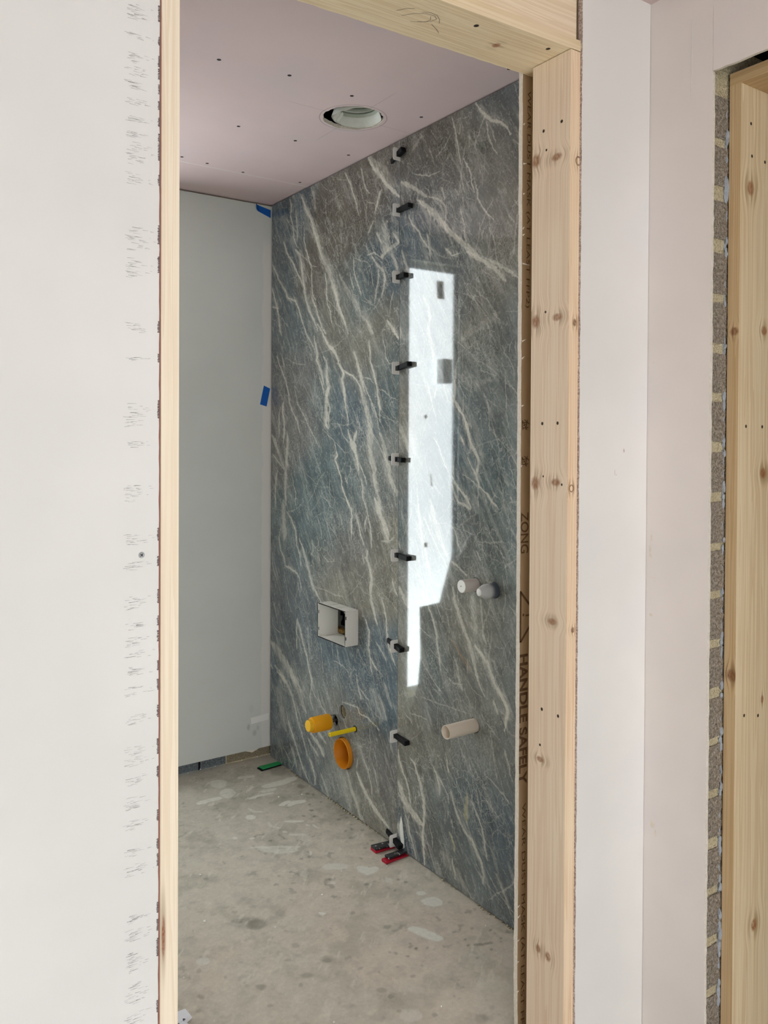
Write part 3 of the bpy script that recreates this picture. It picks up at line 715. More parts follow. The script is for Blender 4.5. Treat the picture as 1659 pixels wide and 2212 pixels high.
def build_slab(t, y0, y1, parent):
    z0, z1 = .007, 2.394
    ny = int((y1 - y0) / .0026) + 1; nz = int((z1 - z0) / .0019) + 1
    u1 = np.linspace(y0, y1, ny); v1 = np.linspace(z0, z1, nz)
    U, V = np.meshgrid(u1, v1, indexing='ij')
    # domain warp
    wu = (vnoise(U * .8 + V * .6, V * .8 - U * .6, 9, 4, .55, 1 + t) - .5) * .030 + (vnoise(U, V, 60, 3, .6, 3 + t) - .5) * .007
    wv = (vnoise(U * .8 + V * .6, V * .8 - U * .6, 9, 4, .55, 5 + t) - .5) * .030 + (vnoise(U, V, 60, 3, .6, 7 + t) - .5) * .007
    # large tonal zones
    acc = np.zeros(U.shape + (3,)); tot = np.zeros(U.shape)
    a = math.radians(58)
    S_ = U * math.cos(a) + V * math.sin(a); T_ = -U * math.sin(a) + V * math.cos(a)
    wl_u = U + (vnoise(S_, T_, 4, 5, .6, 21 + t) - .5) * .20; wl_v = V + (vnoise(S_, T_, 4, 5, .6, 23 + t) - .5) * .20
    for (tt, y, z, c) in ZONES:
        if tt != t: continue
        d2 = (wl_u - y / 1000) ** 2 * .8 + (wl_v - z / 1000) ** 2
        w = np.exp(-d2 / (2 * .085 ** 2)) + 1e-7 / (d2 + .01)
        acc += w[..., None] * srgb(PAL[c]); tot += w
    C = acc / tot[..., None]
    # streaky tone along the bedding direction
    st = vnoise(S_ * .8 + wu * 3, T_ * 4 + wv * 3, 6, 5, .6, 31 + t)
    mot = vnoise(U, V, 26, 4, .65, 35 + t)
    C = C * (0.58 + .84 * st)[..., None] * (0.70 + .60 * mot)[..., None]
    # pale hazy streaks
    hz = sstep(vnoise(S_ * .9 + wu * 2, T_ * 5, 9, 5, .65, 41 + t), .56, .80)
    C += (srgb((176, 176, 168)) - C) * (hz * .38)[..., None]
    fib = vnoise(S_ * 1.6 + wu * 2, T_ * 13 + wv * 2, 9, 4, .6, 71 + t)
    fine = vnoise(S_ * 3 + wu * 2, T_ * 9 + wv * 2, 26, 3, .6, 73 + t)
    hu = (vnoise(U, V, 130, 2, .5, 81 + t) - .5) * .006; hv = (vnoise(U, V, 130, 2, .5, 83 + t) - .5) * .006
    C += (srgb((184, 184, 176)) - C) * (sstep(fib, .60, .74) * .30 * sstep(mot, .35, .6))[..., None]
    C += (srgb((196, 196, 188)) - C) * (sstep(fine, .66, .76) * .26)[..., None]
    C *= (1 - .22 * sstep(1 - fib, .62, .76))[..., None]
    def lay(pts, w, al, col, tex=0.0, taper=True):
        pad = w + .03
        si, sj = window(u1, v1, pts, pad)
        if si.start >= si.stop or sj.start >= sj.stop: return
        k_ = .35 + min(w / .03, 1.2) * .3
        uu = U[si, sj] + wu[si, sj] * k_ + hu[si, sj]; vv = V[si, sj] + wv[si, sj] * k_ + hv[si, sj]
        D, F = seg_dist(uu, vv, pts)
        ww = w * .5 * (0.55 + .9 * mot[si, sj])
        if taper: ww = ww * (0.35 + .65 * np.clip(np.minimum(F, 1 - F) * 5, 0, 1))
        m = 1 - sstep(D, ww * .55, ww * 1.25 + .0008)
        tx = 1.0
        if tex > 0:
            q = .55 * fib[si, sj] + .45 * fine[si, sj]
            tx = 1 - tex + tex * sstep(q, .40, .60)
        m = np.clip(m * al * tx, 0, 1)
        C[si, sj] += (srgb(col) - C[si, sj]) * m[..., None]
    # minor veins
    r = np.random.default_rng(77 + t)
    for i in range(430):
        y = r.uniform(y0, y1); z = r.uniform(z0, z1)
        ang = math.radians(r.normal(62, 16)); L = r.uniform(.05, .24)
        if r.random() < .2: ang = math.radians(r.uniform(0, 180))
        pts = []
        n = 5
        for j in range(n):
            pts.append((y, z)); ang += r.normal(0, .22)
            y -= math.cos(ang) * L / n; z -= math.sin(ang) * L / n
        lay(pts, r.choice((.0012, .0016, .0022, .0032)), r.uniform(.12, .40), VEINCOL[0])
    for (tt, w, al, kcol, flat) in VEINS:
        if tt != t: continue
        pts = [(flat[i] / 1000, flat[i + 1] / 1000) for i in range(0, len(flat), 2)]
        wm = max(w / 1000, .0028)
        lay(pts, wm, min(al * .93, .9), VEINCOL[kcol], .48 if w > 18 else (.30 if w > 9 else .12))
        if w > 5:
            lay(pts, wm * 2.2 + .012, .34 * al, (196, 192, 180), .95)
    # geometry: front face with openings whose rims are snapped on to the circle
    P = np.stack([np.full(U.shape, XT), U, V], -1)
    drop = np.zeros((ny - 1, nz - 1), bool)
    cu = (U[:-1, :-1] + U[1:, 1:]) / 2; cv = (V[:-1, :-1] + V[1:, 1:]) / 2
    for (tt, hy, hz_, hr) in HOLES:
        if tt != t: continue
        ang = np.arctan2(V - hz_, U - hy); d = np.hypot(U - hy, V - hz_)
        near = np.abs(d - hr) < .0019
        P[..., 1] = np.where(near, hy + hr * np.cos(ang), P[..., 1]); P[..., 2] = np.where(near, hz_ + hr * np.sin(ang), P[..., 2])
        drop |= np.hypot(cu - hy, cv - hz_) < hr - .0004
    if t == 0:
        b = BOXHOLE
        drop |= (cu > b[0]) & (cu < b[1]) & (cv > b[2]) & (cv < b[3])
    o = link('tile', grid_mesh('tile', P, C, drop), M['tile'], parent)
    # body edges and hole linings
    mb = MB()
    XB = XT + .009
    for (p, q) in (((y0, z0), (y1, z0)), ((y1, z0), (y1, z1)), ((y1, z1), (y0, z1)), ((y0, z1), (y0, z0))):
        mb.quad((XT, *p), (XT, *q), (XB, *q), (XB, *p))
    for (tt, hy, hz_, hr) in HOLES:
        if tt == t: mb.lathe([(XT, hr), (XB, hr)], (hy, hz_), 'x', 40)
    mb.done('tile_edge', M['tile_edge'], o)
    return o

# ================================================================== STRUCTURE
# floor --------------------------------------------------------------
def floor_mat():
    k = NT('screed')
    at = k.n('ShaderNodeAttribute', attribute_name='tone')
    p = k.pos()
    f = k.noise(p, 90, 5, .7)
    g = k.n('ShaderNodeCombineColor')
    s = k.mr(f, .25, .75, .90, 1.10, False)
    for i in range(3): k.put(g.inputs[i], s)
    mul = k.n('ShaderNodeMix', data_type='RGBA', blend_type='MULTIPLY'); mul.inputs[0].default_value = 1
    k.put(mul.inputs[6], at.outputs['Color']); k.put(mul.inputs[7], g.outputs[0])
    k.base(mul.outputs[2]); k.rough(.8); k.spec(.25)
    k.bump(k.ma('ADD', f, k.noise(p, 400, 3)), .25, .0015)
    return k.m
M['screed'] = floor_mat()
def build_floor():
    x1 = np.linspace(.28, 1.72, 380); y1 = np.linspace(1.19, 3.27, 540)
    U, V = np.meshgrid(x1, y1, indexing='ij')
    wu = (vnoise(U, V, 14, 4, .6, 61) - .5) * .05; wv = (vnoise(U, V, 14, 4, .6, 62) - .5) * .05
    n1 = vnoise(U, V, 3, 5, .6, 63); n2 = vnoise(U, V, 11, 5, .65, 64); n3 = vnoise(U, V, 40, 4, .6, 65)
    C = np.empty(U.shape + (3,)); C[:] = srgb((202, 197, 185))
    C += (srgb((206, 197, 184)) - C) * (sstep(n1, .4, .65) * (1 - sstep(V, 1.9, 2.5)))[..., None]
    C += (srgb((176, 173, 160)) - C) * (sstep(n2, .5, .72) * .6)[..., None]
    C += (srgb((208, 204, 192)) - C) * (sstep(vnoise(U, V, 9, 5, .7, 66), .56, .72) * .55)[..., None]
    C *= (.90 + .20 * n3)[..., None]
    # shade painted in: floor colour darkens towards the far end
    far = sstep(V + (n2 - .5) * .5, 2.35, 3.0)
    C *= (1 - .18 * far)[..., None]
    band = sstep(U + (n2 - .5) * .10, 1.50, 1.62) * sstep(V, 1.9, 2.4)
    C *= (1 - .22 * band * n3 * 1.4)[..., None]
    sp = sstep(vnoise(U, V, 36, 3, .5, 67), .70, .80) * (.4 + .6 * sstep(n1, .45, .6))
    C *= (1 - .30 * sp)[..., None]
    scr = sstep(vnoise(U * .7 + V * .7 + wu, (V - U) * 3 + wv, 14, 4, .65, 68), .62, .74) * sstep(n2, .42, .6)
    C += (srgb((222, 219, 208)) - C) * (scr * .5)[..., None]
    C *= (1 - .10 * sstep(vnoise(U, V, 18, 5, .7, 69), .55, .7))[..., None]
    def patch(L, col, gain, edge):
        for q in L:
            uu = U + wu * .35; vv = V + wv * .35
            if q[0] == 'e':
                cx, cy, ax, ay, bx, by = [v / 1000 for v in q[2]]
                det = ax * by - ay * bx
                s = ((uu - cx) * by - (vv - cy) * bx) / det; t = (-(uu - cx) * ay + (vv - cy) * ax) / det
                m = 1 - sstep(np.hypot(s, t) + (n3 - .5) * .5, edge, 1.12)
            else:
                p = [(q[3][i] / 1000, q[3][i + 1] / 1000) for i in range(0, len(q[3]), 2)]
                D, F = seg_dist(uu, vv, p)
                w = q[2] / 2000 * (.5 + .5 * np.clip(np.minimum(F + .15, 1.15 - F) * 4, 0, 1)) + 1e-4
                m = 1 - sstep(D / w + (n3 - .5) * .7, edge, 1.15)
            C[...] += (srgb(col) - C) * np.clip(np.clip(m, 0, 1) * q[1] * gain, 0, .92)[..., None]
    C *= np.array((1.035, 1.0, .955))
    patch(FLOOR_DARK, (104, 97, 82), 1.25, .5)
    patch(FLOOR_LIGHT, (226, 223, 212), 1.22, .88)
    Z = (n2 - .5) * .0012
    Z *= sstep(np.minimum(np.minimum(U - .3, 1.6 - U), np.minimum(V - 1.25, 3.22 - V)), 0, .05)
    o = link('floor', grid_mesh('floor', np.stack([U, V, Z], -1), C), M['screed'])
    return struct(o)
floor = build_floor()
M['screed_plain'] = plain('screed_hall', lin(200, 197, 190), .85, .2, var=.12, vs=9, bump=.2)
struct(MB().quad((-4, -6, 0), (1.592, -6, 0), (1.592, 1.19, 0), (-4, 1.19, 0)).quad((1.592, -6, 0), (3.6, -6, 0), (3.6, 1.6, 0), (1.592, 1.6, 0)).done('floor_hall', M['screed_plain']))

# ceiling with the round opening --------------------------------------
def build_ceiling():
    cx, cy, r = 1.389, 2.213, .0955
    xa, xb, ya, yb, yj = .28, 1.66, 1.30, 3.29, 2.918
    bm = bmesh.new()
    seg = 96
    lo, hi = [], []
    angs = sorted(set([2 * math.pi * i / seg for i in range(seg)] + [math.atan2(y - cy, x - cx) % (2 * math.pi) for x in (xa, xb) for y in (ya, yj)]))
    for z in (ZC, ZC + .0125):
        inn, out = [], []
        for a in angs:
            rr = r + .0016 * math.sin(a * 9) + .001 * math.sin(a * 23)
            inn.append(bm.verts.new((cx + rr * math.cos(a), cy + rr * math.sin(a), z)))
            c, s = math.cos(a), math.sin(a)
            t = min([((xb if c > 0 else xa) - cx) / c if abs(c) > 1e-9 else 9e9, ((yj if s > 0 else ya) - cy) / s if abs(s) > 1e-9 else 9e9])
            out.append(bm.verts.new((cx + c * t, cy + s * t, z)))
        lo.append(inn); hi.append(out)
        n = len(angs)
        for i in range(n):
            bm.faces.new((inn[i], inn[(i + 1) % n], out[(i + 1) % n], out[i]))
    n = len(angs)
    for i in range(n):
        f = bm.faces.new((lo[0][i], lo[1][i], lo[1][(i + 1) % n], lo[0][(i + 1) % n])); f.material_index = 1
        bm.faces.new((hi[0][i], hi[1][i], hi[1][(i + 1) % n], hi[0][(i + 1) % n]))
    mb = MB(); mb.bm.free(); mb.bm = bm
    o = mb.done('ceiling', [M['ceil'], M['gyp']])
    struct(o)
    box('board', (xa, yj + .0016, ZC), (xb, yb, ZC + .0125), M['ceil'], o)
    box('joint_filler', (xa, yj - .0004, ZC - .0003), (xb, yj + .0022, ZC + .006), M['white_tape'], o)
    sm = MB().lathe([(ZC - .0004, .0), (ZC - .0004, .0058), (ZC + .001, .006)], (0, 0), 'z', 14).mesh('screw')
    for (x, y) in ((.881, 2.078), (1.08, 2.055), (1.121, 2.484), (1.333, 2.492), (1.072, 1.684), (1.291, 1.675), (1.552, 1.675), (1.295, 2.071), (1.559, 2.082), (1.556, 2.509), (1.178, 2.885), (1.328, 2.901), (1.565, 2.886), (1.076, 2.871), (.65, 2.07), (.86, 1.69), (.9, 2.49), (.65, 2.49), (.9, 2.88)):
        s = link('screw', sm, None, o); s.location = (x, y, 0)
    sm.materials.append(M['screw'])
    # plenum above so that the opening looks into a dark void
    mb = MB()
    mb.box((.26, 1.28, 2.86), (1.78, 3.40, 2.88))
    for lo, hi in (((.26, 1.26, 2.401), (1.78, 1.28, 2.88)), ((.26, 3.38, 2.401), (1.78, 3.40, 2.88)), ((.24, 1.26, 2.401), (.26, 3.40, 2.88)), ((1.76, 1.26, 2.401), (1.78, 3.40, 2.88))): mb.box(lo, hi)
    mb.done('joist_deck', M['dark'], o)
    return o
ceiling = build_ceiling()
struct(box('ceiling_hall', (-1.05, -1.7, ZC), (3.6, 1.253, ZC + .02), M['ceil']))

# bathroom far wall -----------------------------------------------------
WX0, WX1, WZ0, WZ1 = .545, .869, .130, 2.262
def build_far():
    mb = MB()
    y0, y1 = YF, YF + .0125
    for lo, hi in (((.28, y0, .046), (WX0, y1, 2.393)), ((WX1, y0, .046), (1.622, y1, 2.393)), ((WX0, y0, WZ1), (WX1, y1, 2.393)), ((WX0, y0, .046), (WX1, y1, WZ0))):
        mb.box(lo, hi)
    o = mb.done('wall_far', M['far']); struct(o)
    # masonry behind, with the window reveal
    mb = MB()
    for lo, hi in (((.28, y1 + .006, 0), (WX0, y1 + .12, 2.44)), ((WX1, y1 + .006, .06), (1.72, y1 + .12, 2.44)), ((WX0, y1 + .006, WZ1), (WX1, y1 + .12, 2.44)), ((WX0, y1 + .006, 0), (WX1, y1 + .12, WZ0))):
        mb.box(lo, hi)
    mb.done('masonry', M['mortar'], o)
    box('reveal_lining', (WX0 - .012, y0 + .001, WZ0 + .001), (WX0, y1 + .06, WZ1), M['white'], o)
    # exposed bottom course below the board
    for i, (a, b, m, dz) in enumerate(((.880, 1.085, 'block_blue', 0), (1.095, 1.297, 'block_blue', .001), (1.305, 1.418, 'block_blue', 0), (1.424, 1.640, 'block_far', .001))):
        box('block', (a, y1 + .002 + dz, .006), (b, y1 + .10, .060), M[m], o, .002)
    for i, (a, b) in enumerate(((1.086, 1.094), (1.2975, 1.3045), (1.4185, 1.4235))):
        box('mortar_joint', (a, y1 + .006, .004), (b, y1 + .09, .060), M['dark'] if i == 1 else M['mortar'], o)
    mb = MB(); r = random.Random(5)
    pts = [(1.50 + i * .012, .046 - (.014 * max(0, 1 - abs(i - 3) / 3))) for i in range(0, 7)]
    mb.prism([(1.50, .050)] + pts + [(1.572, .050)], 1, y0 + .004, y1 + .003)
    mb.done('plaster_dab', M['gyp'], o)
    return o
wall_far = build_far()
# window in the far wall (its light is what the glossy slab mirrors)
win = struct(empty('window_1', (0, 0, 0)))
yp = YF + .050
mb = MB()
for lo, hi in (((WX0, yp, WZ0), (WX0 + .006, yp + .05, WZ1)), ((WX1 - .006, yp, WZ0), (WX1, yp + .05, WZ1)), ((WX0, yp, WZ1 - .03), (WX1, yp + .05, WZ1)), ((WX0, yp, WZ0), (WX1, yp + .05, WZ0 + .03))):
    mb.box(lo, hi)
mb.done('window_frame', M['frame'], win)
pane = box('pane', (WX0 + .006, yp + .012, WZ0 + .03), (WX1 - .006, yp + .02, WZ1 - .03), M['pane'], win)
yq = yp + .0115
def mark(name, pts, mat):
    MB().prism(pts, 1, yq - .0016, yq).done(name, mat, win)
mark('spacer', [(.7196 + .011 * math.cos(a), 1.5012 + .013 * math.sin(a)) for a in (.2, 1.77, 3.34, 4.91)], M['steel'])
mark('spacer', [(.705, .845), (.725, .845), (.725, .868), (.705, .868)], M['steel'])
mark('smear', [(.69, 1.215), (.683, 1.212), (.676, 1.15), (.684, 1.150)], M['far'])
mark('glazing_label', [(.605, 2.10), (.650, 2.10), (.655, 2.19), (.612, 2.19)], M['osb'])
box('window_handle', (.602, YF - .005, 1.668), (.66, yp + .004, 1.792), M['frame'], win, .006)

# bathroom left wall, front (room side of the partition) -----------------
struct(box('wall_bathroom_left', (.28, 1.4125, 0), (.30, 3.238, 2.4), M['white']))
def build_front_inner():
    y0, y1 = 1.400, 1.4125
    mb = MB()
    mb.box((.28, y0, 0), (.40, y1, ZC)); mb.box((.40, y0, 2.268), (1.33, y1, ZC))
    # strip that oversails the door lining on the hinge side, with a sawn edge
    n = 130; r = random.Random(3)
    bm = mb.bm
    rows = []
    for i in range(n + 1):
        z = ZC * i / n
        xe = 1.3415 + .0015 * math.sin(z * 1.7 + .4) + r.uniform(-.0006, .0006) + (.004 * max(0, 1 - z / .12) if z < .12 else 0)
        rows.append([bm.verts.new(q) for q in ((xe, y0, z), (xe + r.uniform(-.0004, .0008), y1, z), (1.70, y1, z), (1.70, y0, z))])
    for A, B in zip(rows, rows[1:]):
        for j in range(4):
            f = bm.faces.new((A[j], A[(j + 1) % 4], B[(j + 1) % 4], B[j]))
            f.material_index = (1, 2, 2, 0)[j]
    bm.faces.new(rows[0]); bm.faces.new(rows[-1])
    o = mb.done('wall_bathroom_front', [M['paper'], M['gyp'], M['white']])
    return struct(o)
wall_bf = build_front_inner()
# printed text on the brown backing paper of that strip
def text(s, x, z, size, yy=1.3996, mat=None, bold=0.0, parent=None, sx=1.0):
    cu = bpy.data.curves.new('print', 'FONT'); cu.body = s; cu.size = size; cu.extrude = 0.0; cu.offset = bold
    t = bpy.data.objects.new('t', cu); COL.objects.link(t)
    bpy.context.view_layer.update()
    me = bpy.data.meshes.new_from_object(t.evaluated_get(bpy.context.evaluated_depsgraph_get()))
    bpy.data.objects.remove(t); bpy.data.curves.remove(cu)
    me.name = 'printed_text'
    xs = [v.co.x for v in me.vertices]
    for v in me.vertices:
        a, b = v.co.x * sx, v.co.y
        v.co = (x + b, yy, z - a)
    return link('printed_text', me, mat or M['ink'], parent), (max(xs) - min(xs)) * sx
def fit_text(s, x, z0, z1, size, **k):
    o, w = text(s, x, z0, size, **k)
    kx = (z0 - z1) / w
    for v in o.data.vertices: v.co.z = z0 - (z0 - v.co.z) * kx
    return o
fit_text('WEAR DUST MASK (AT LEAST FFP2)', 1.3555, 2.200, 1.697, .0160, parent=wall_bf)
fit_text('ZONG', 1.3440, 1.221, 1.125, .034, parent=wall_bf, bold=.0004)
fit_text('HANDLE SAFELY', 1.3440, .891, .585, .034, parent=wall_bf, bold=.0011)
fit_text('WEAR DUST MASK (AT LEAST FFP2)', 1.3540, .538, -.03, .0165, parent=wall_bf)
mb = MB()
def ribbon(mb, pts, w, y):
    for (a, b) in zip(pts, pts[1:]):
        d = Vector((b[0] - a[0], b[1] - a[1])); n = Vector((-d.y, d.x)).normalized() * w / 2
        mb.quad((a[0] - n.x, y, a[1] - n.y), (b[0] - n.x, y, b[1] - n.y), (b[0] + n.x, y, b[1] + n.y), (a[0] + n.x, y, a[1] + n.y))
yy = 1.3996
ribbon(mb, [(1.3445, 1.035), (1.396, .978), (1.3445, .918), (1.3445, 1.038)], .0055, yy)      # warning triangle
ribbon(mb, [(1.351, .981), (1.356, .981)], .006, yy); ribbon(mb, [(1.3605, .979), (1.374, .979)], .004, yy)
for zc in (1.425, 1.340):                                                                # respirator pictograms
    for (a, b) in (((1.334, .010), (1.350, -.012)), ((1.334, .004), (1.352, .006)), ((1.335, -.008), (1.354, -.006)), ((1.334, .010), (1.336, -.012)), ((1.341, .012), (1.357, .002)), ((1.345, -.012), (1.351, .012)), ((1.338, -.002), (1.347, .002))):
        ribbon(mb, [(a[0] + .0115, zc + a[1]), (b[0] + .0115, zc + b[1])], .0022, yy)
mb.done('printed_symbols', M['ink'], wall_bf)
# torn paper fibres along the sawn edge
mb = MB(); r = random.Random(9)
for z, L, dx in ((2.03, .010, .9), (1.80, .022, 1.0), (1.62, .018, .6), (1.58, .012, .5), (1.47, .008, .7), (1.96, .005, .8), (1.88, .006, .4), (1.865, .007, .6), (.30, .010, .3), (.275, .014, .35), (.22, .009, .3), (.17, .006, .3), (.10, .008, .3), (1.33, .005, .4), (2.12, .005, .6)):
    a = (1.3420, 1.3992, z); b = (1.3420 + L * dx, 1.3992 - .004, z - L * .2 + L * (1 - dx)); c = (1.3430, 1.3992, z - .004)
    mb.poly([a, b, c])
    mb.poly([(a[0], a[1] - .0002, a[2]), (c[0], c[1] - .0002, c[2]), (b[0], b[1] - .0002, b[2])])
mb.done('paper_fibres', M['gyp'], wall_bf)

# hall side of the partition ---------------------------------------------
def ragged_board(name, x0, x1, mat, edge_mat, side, jag=.0008, seed=1):
    """plasterboard from x0 to x1 whose `side` edge (0 = x0, 1 = x1) is hand cut"""
    bm = bmesh.new(); r = random.Random(seed); n = 150; rows = []
    for i in range(n + 1):
        z = ZC * i / n
        j = r.uniform(-jag, jag)
        xa = x0 + (j if side == 0 else 0); xb = x1 + (j if side == 1 else 0)
        rows.append([bm.verts.new(q) for q in ((xa, YD, z), (xb, YD, z), (xb, YD + .0125, z), (xa, YD + .0125, z))])
    for A, B in zip(rows, rows[1:]):
        for j in range(4):
            f = bm.faces.new((A[j], A[(j + 1) % 4], B[(j + 1) % 4], B[j]))
            f.material_index = 1 if (j == 3 and side == 0) or (j == 1 and side == 1) else 0
    bm.faces.new(rows[0]); bm.faces.new(rows[-1])
    mb = MB(); mb.bm.free(); mb.bm = bm
    return struct(mb.done(name, [mat, edge_mat]))
struct(box('wall_hall_blocker', (-1.05, -1.7, 0), (-1.0, 1.241, ZC), M['white']))  # unseen wall, added so hall light arrives only from behind
wall_left = ragged_board('wall_left', -1.0, .4295, M['white'], M['gyp_pink'], 1, .0004, 2)
wall_mid = ragged_board('wall_front', 1.3635, 1.591, M['pale'], M['gyp_pink'], 0, .0009, 4)
box('partition_stud', (.30, 1.2545, 0), (.431, 1.3985, ZC), M['wood_stud'], wall_left)
box('partition_stud', (1.372, 1.2545, 0), (1.70, 1.3985, ZC), M['wood_stud'], wall_mid)
sm_ = MB(); rs = random.Random(45)
for (xc, zc, wx, hz) in ((1.510, 1.367, .004, .006), (1.480, 1.318, .0012, .007), (1.484, 1.312, .003, .001)):
    sm_.poly([(xc + wx * math.cos(2 * math.pi * i / 9) * rs.uniform(.6, 1.1), YD - .0003, zc + hz * math.sin(2 * math.pi * i / 9) * rs.uniform(.6, 1.1)) for i in range(9)])
sm_.done('rust_smudges', plain('rust_smudge', lin(214, 196, 186), .9, .1, var=.08, vs=200), wall_mid)
# rub marks left by a stack of boards, on the face and on the arris
def scuffs():
    r = random.Random(21)
    cl = [(140, 40), (185, 12), (226, 22), (250, 22), (278, 15), (308, 14), (340, 14), (370, 12), (405, 45), (453, 22), (565, 50), (620, 40), (735, 22), (792, 8), (900, 45), (955, 14), (1048, 35), (1136, 26), (1185, 18), (1257, 28), (1300, 16), (1331, 18), (1355, 16), (1387, 18), (1425, 18), (1478, 22), (1550, 40), (1595, 20), (1640, 26), (1680, 22), (1735, 18), (1768, 26), (1860, 20), (1895, 26), (1945, 46), (2005, 46), (2055, 26), (2110, 18), (2150, 42), (2170, 24)]
    sc = 1.20 / 1780.6
    mb = MB(); me = MB()
    for (py, h) in cl:
        px = 300
        zc = 1.392 - (py - 941) * .000796
        hh = h * .000796 / 2
        for i in range(int(6 + h * .62)):
            t = min(1, abs(r.gauss(0, .42)))
            x = .374 + .042 * t + r.uniform(0, .006)
            L = r.uniform(.004, .015) * (1.1 - .7 * t)
            z = zc + r.uniform(-hh, hh) * (1 - .3 * t)
            w = r.uniform(.00014, .00032); s = r.uniform(-.08, .08) * L
            mb.quad((x, YD - .0002, z - w), (x + L, YD - .0002, z + s - w * .4), (x + L, YD - .0002, z + s + w * .4), (x, YD - .0002, z + w))
        if py < 700 or r.random() < .75:
            z = zc - .004
            while z < zc + hh + .004:
                d = r.uniform(.001, .0026)
                me.quad((.4295 - r.uniform(.0014, .0034), YD - .0003, z), (.4299, YD - .0003, z), (.4299, YD - .0003, z + d), (.4295 - r.uniform(.0014, .003), YD - .0003, z + d))
                z += d + r.uniform(0, .0006)
    mb.done('scuff_marks', M['graphite'], wall_left)['kind'] = 'stuff'
    me.done('edge_scuffs', M['edge_dark'], wall_left)['kind'] = 'stuff'
scuffs()
s = MB().lathe([(YD - .0006, 0.0001), (YD - .0008, .0046), (YD + .001, .005)], (.403, 1.2124), 'y', 24).done('drywall_screw', M['screw_grey'], wall_left, True)
mb = MB()
for a in (math.pi / 4, -math.pi / 4):
    c, q = math.cos(a) * .0028, math.sin(a) * .0028
    n = (-math.sin(a) * .0006, math.cos(a) * .0006)
    mb.quad((.403 - c - n[0], YD - .0010, 1.2124 - q - n[1]), (.403 + c - n[0], YD - .0010, 1.2124 + q - n[1]), (.403 + c + n[0], YD - .0010, 1.2124 + q + n[1]), (.403 - c + n[0], YD - .0010, 1.2124 - q + n[1]))
mb.done('cross_recess', M['screw'], s)

# door lining of the bathroom doorway
door1 = struct(empty('door_1', (.9, 1.30, 0)), 'bare pine door lining around the bathroom doorway')
def child(o, p):
    o.parent = p; o.matrix_parent_inverse = Matrix.Translation(-p.location); return o
child(box('jamb', (.4345, 1.247, 0), (.464, 1.361, 2.232), M['wood_left'], None, .0012), door1)
child(box('jamb', (1.3335, 1.2475, 0), (1.3635, 1.361, 2.2315), [M['wood_jamb']], None, .0012), door1)
# the visible narrow front of the right jamb shows straight edge grain
child(box('jamb_edge', (1.334, 1.2466, 0), (1.3632, 1.2476, 2.231), M['wood_edge']), door1)
mb = MB(); r = random.Random(6)
bm = mb.bm; rows = []
for i in range(61):
    x = .40 + (1.368 - .40) * i / 60
    zb = 2.2275 + (x - .976) / (1.364 - .976) * .006
    zt = 2.256
    yb = 1.3985 + r.uniform(-.0016, .0008)
    rows.append([bm.verts.new(q) for q in ((x, 1.2465, zb), (x, 1.2465, zt), (x, yb, zt), (x, yb, zb))])
for A, B in zip(rows, rows[1:]):
    for j in range(4): bm.faces.new((A[j], A[(j + 1) % 4], B[(j + 1) % 4], B[j]))
bm.faces.new(rows[0]); bm.faces.new(rows[-1])
child(mb.done('head', M['wood_head']), door1)
child(box('header_stud', (.40, 1.2535, 2.2575), (1.3585, 1.397, 2.40), M['wood_stud'], None, .0015), door1)
child(box('seal_strip', (.4290, 1.2485, 0), (.4350, 1.256, 2.4), M['seal']), door1)
# pencil scribble on the soffit
mb = MB()
def scrib(pts, w=.0009):
    for (a, b) in zip(pts, pts[1:]):
        d = Vector((b[0] - a[0], b[1] - a[1])); n = Vector((-d.y, d.x)).normalized() * w / 2
        z = 2.2275 + (a[0] - .976) / .388 * .006 - .0004
        mb.quad((a[0] - n.x, a[1] - n.y, z), (b[0] - n.x, b[1] - n.y, z), (b[0] + n.x, b[1] + n.y, z), (a[0] + n.x, a[1] + n.y, z))
scrib([(.95, 1.335), (.965, 1.315), (.985, 1.302), (1.005, 1.300), (1.016, 1.308), (1.012, 1.322), (.998, 1.334), (.978, 1.345)])
scrib([(.975, 1.302), (.99, 1.294), (1.008, 1.296), (1.022, 1.306), (1.03, 1.318)])
scrib([(1.0, 1.306), (1.008, 1.318), (1.004, 1.330), (.99, 1.337)])
scrib([(.93, 1.325), (.94, 1.31), (.955, 1.298)]); scrib([(1.02, 1.33), (1.04, 1.34), (1.055, 1.35)])
child(mb.done('pencil_scribble', M['edge_dark']), door1)

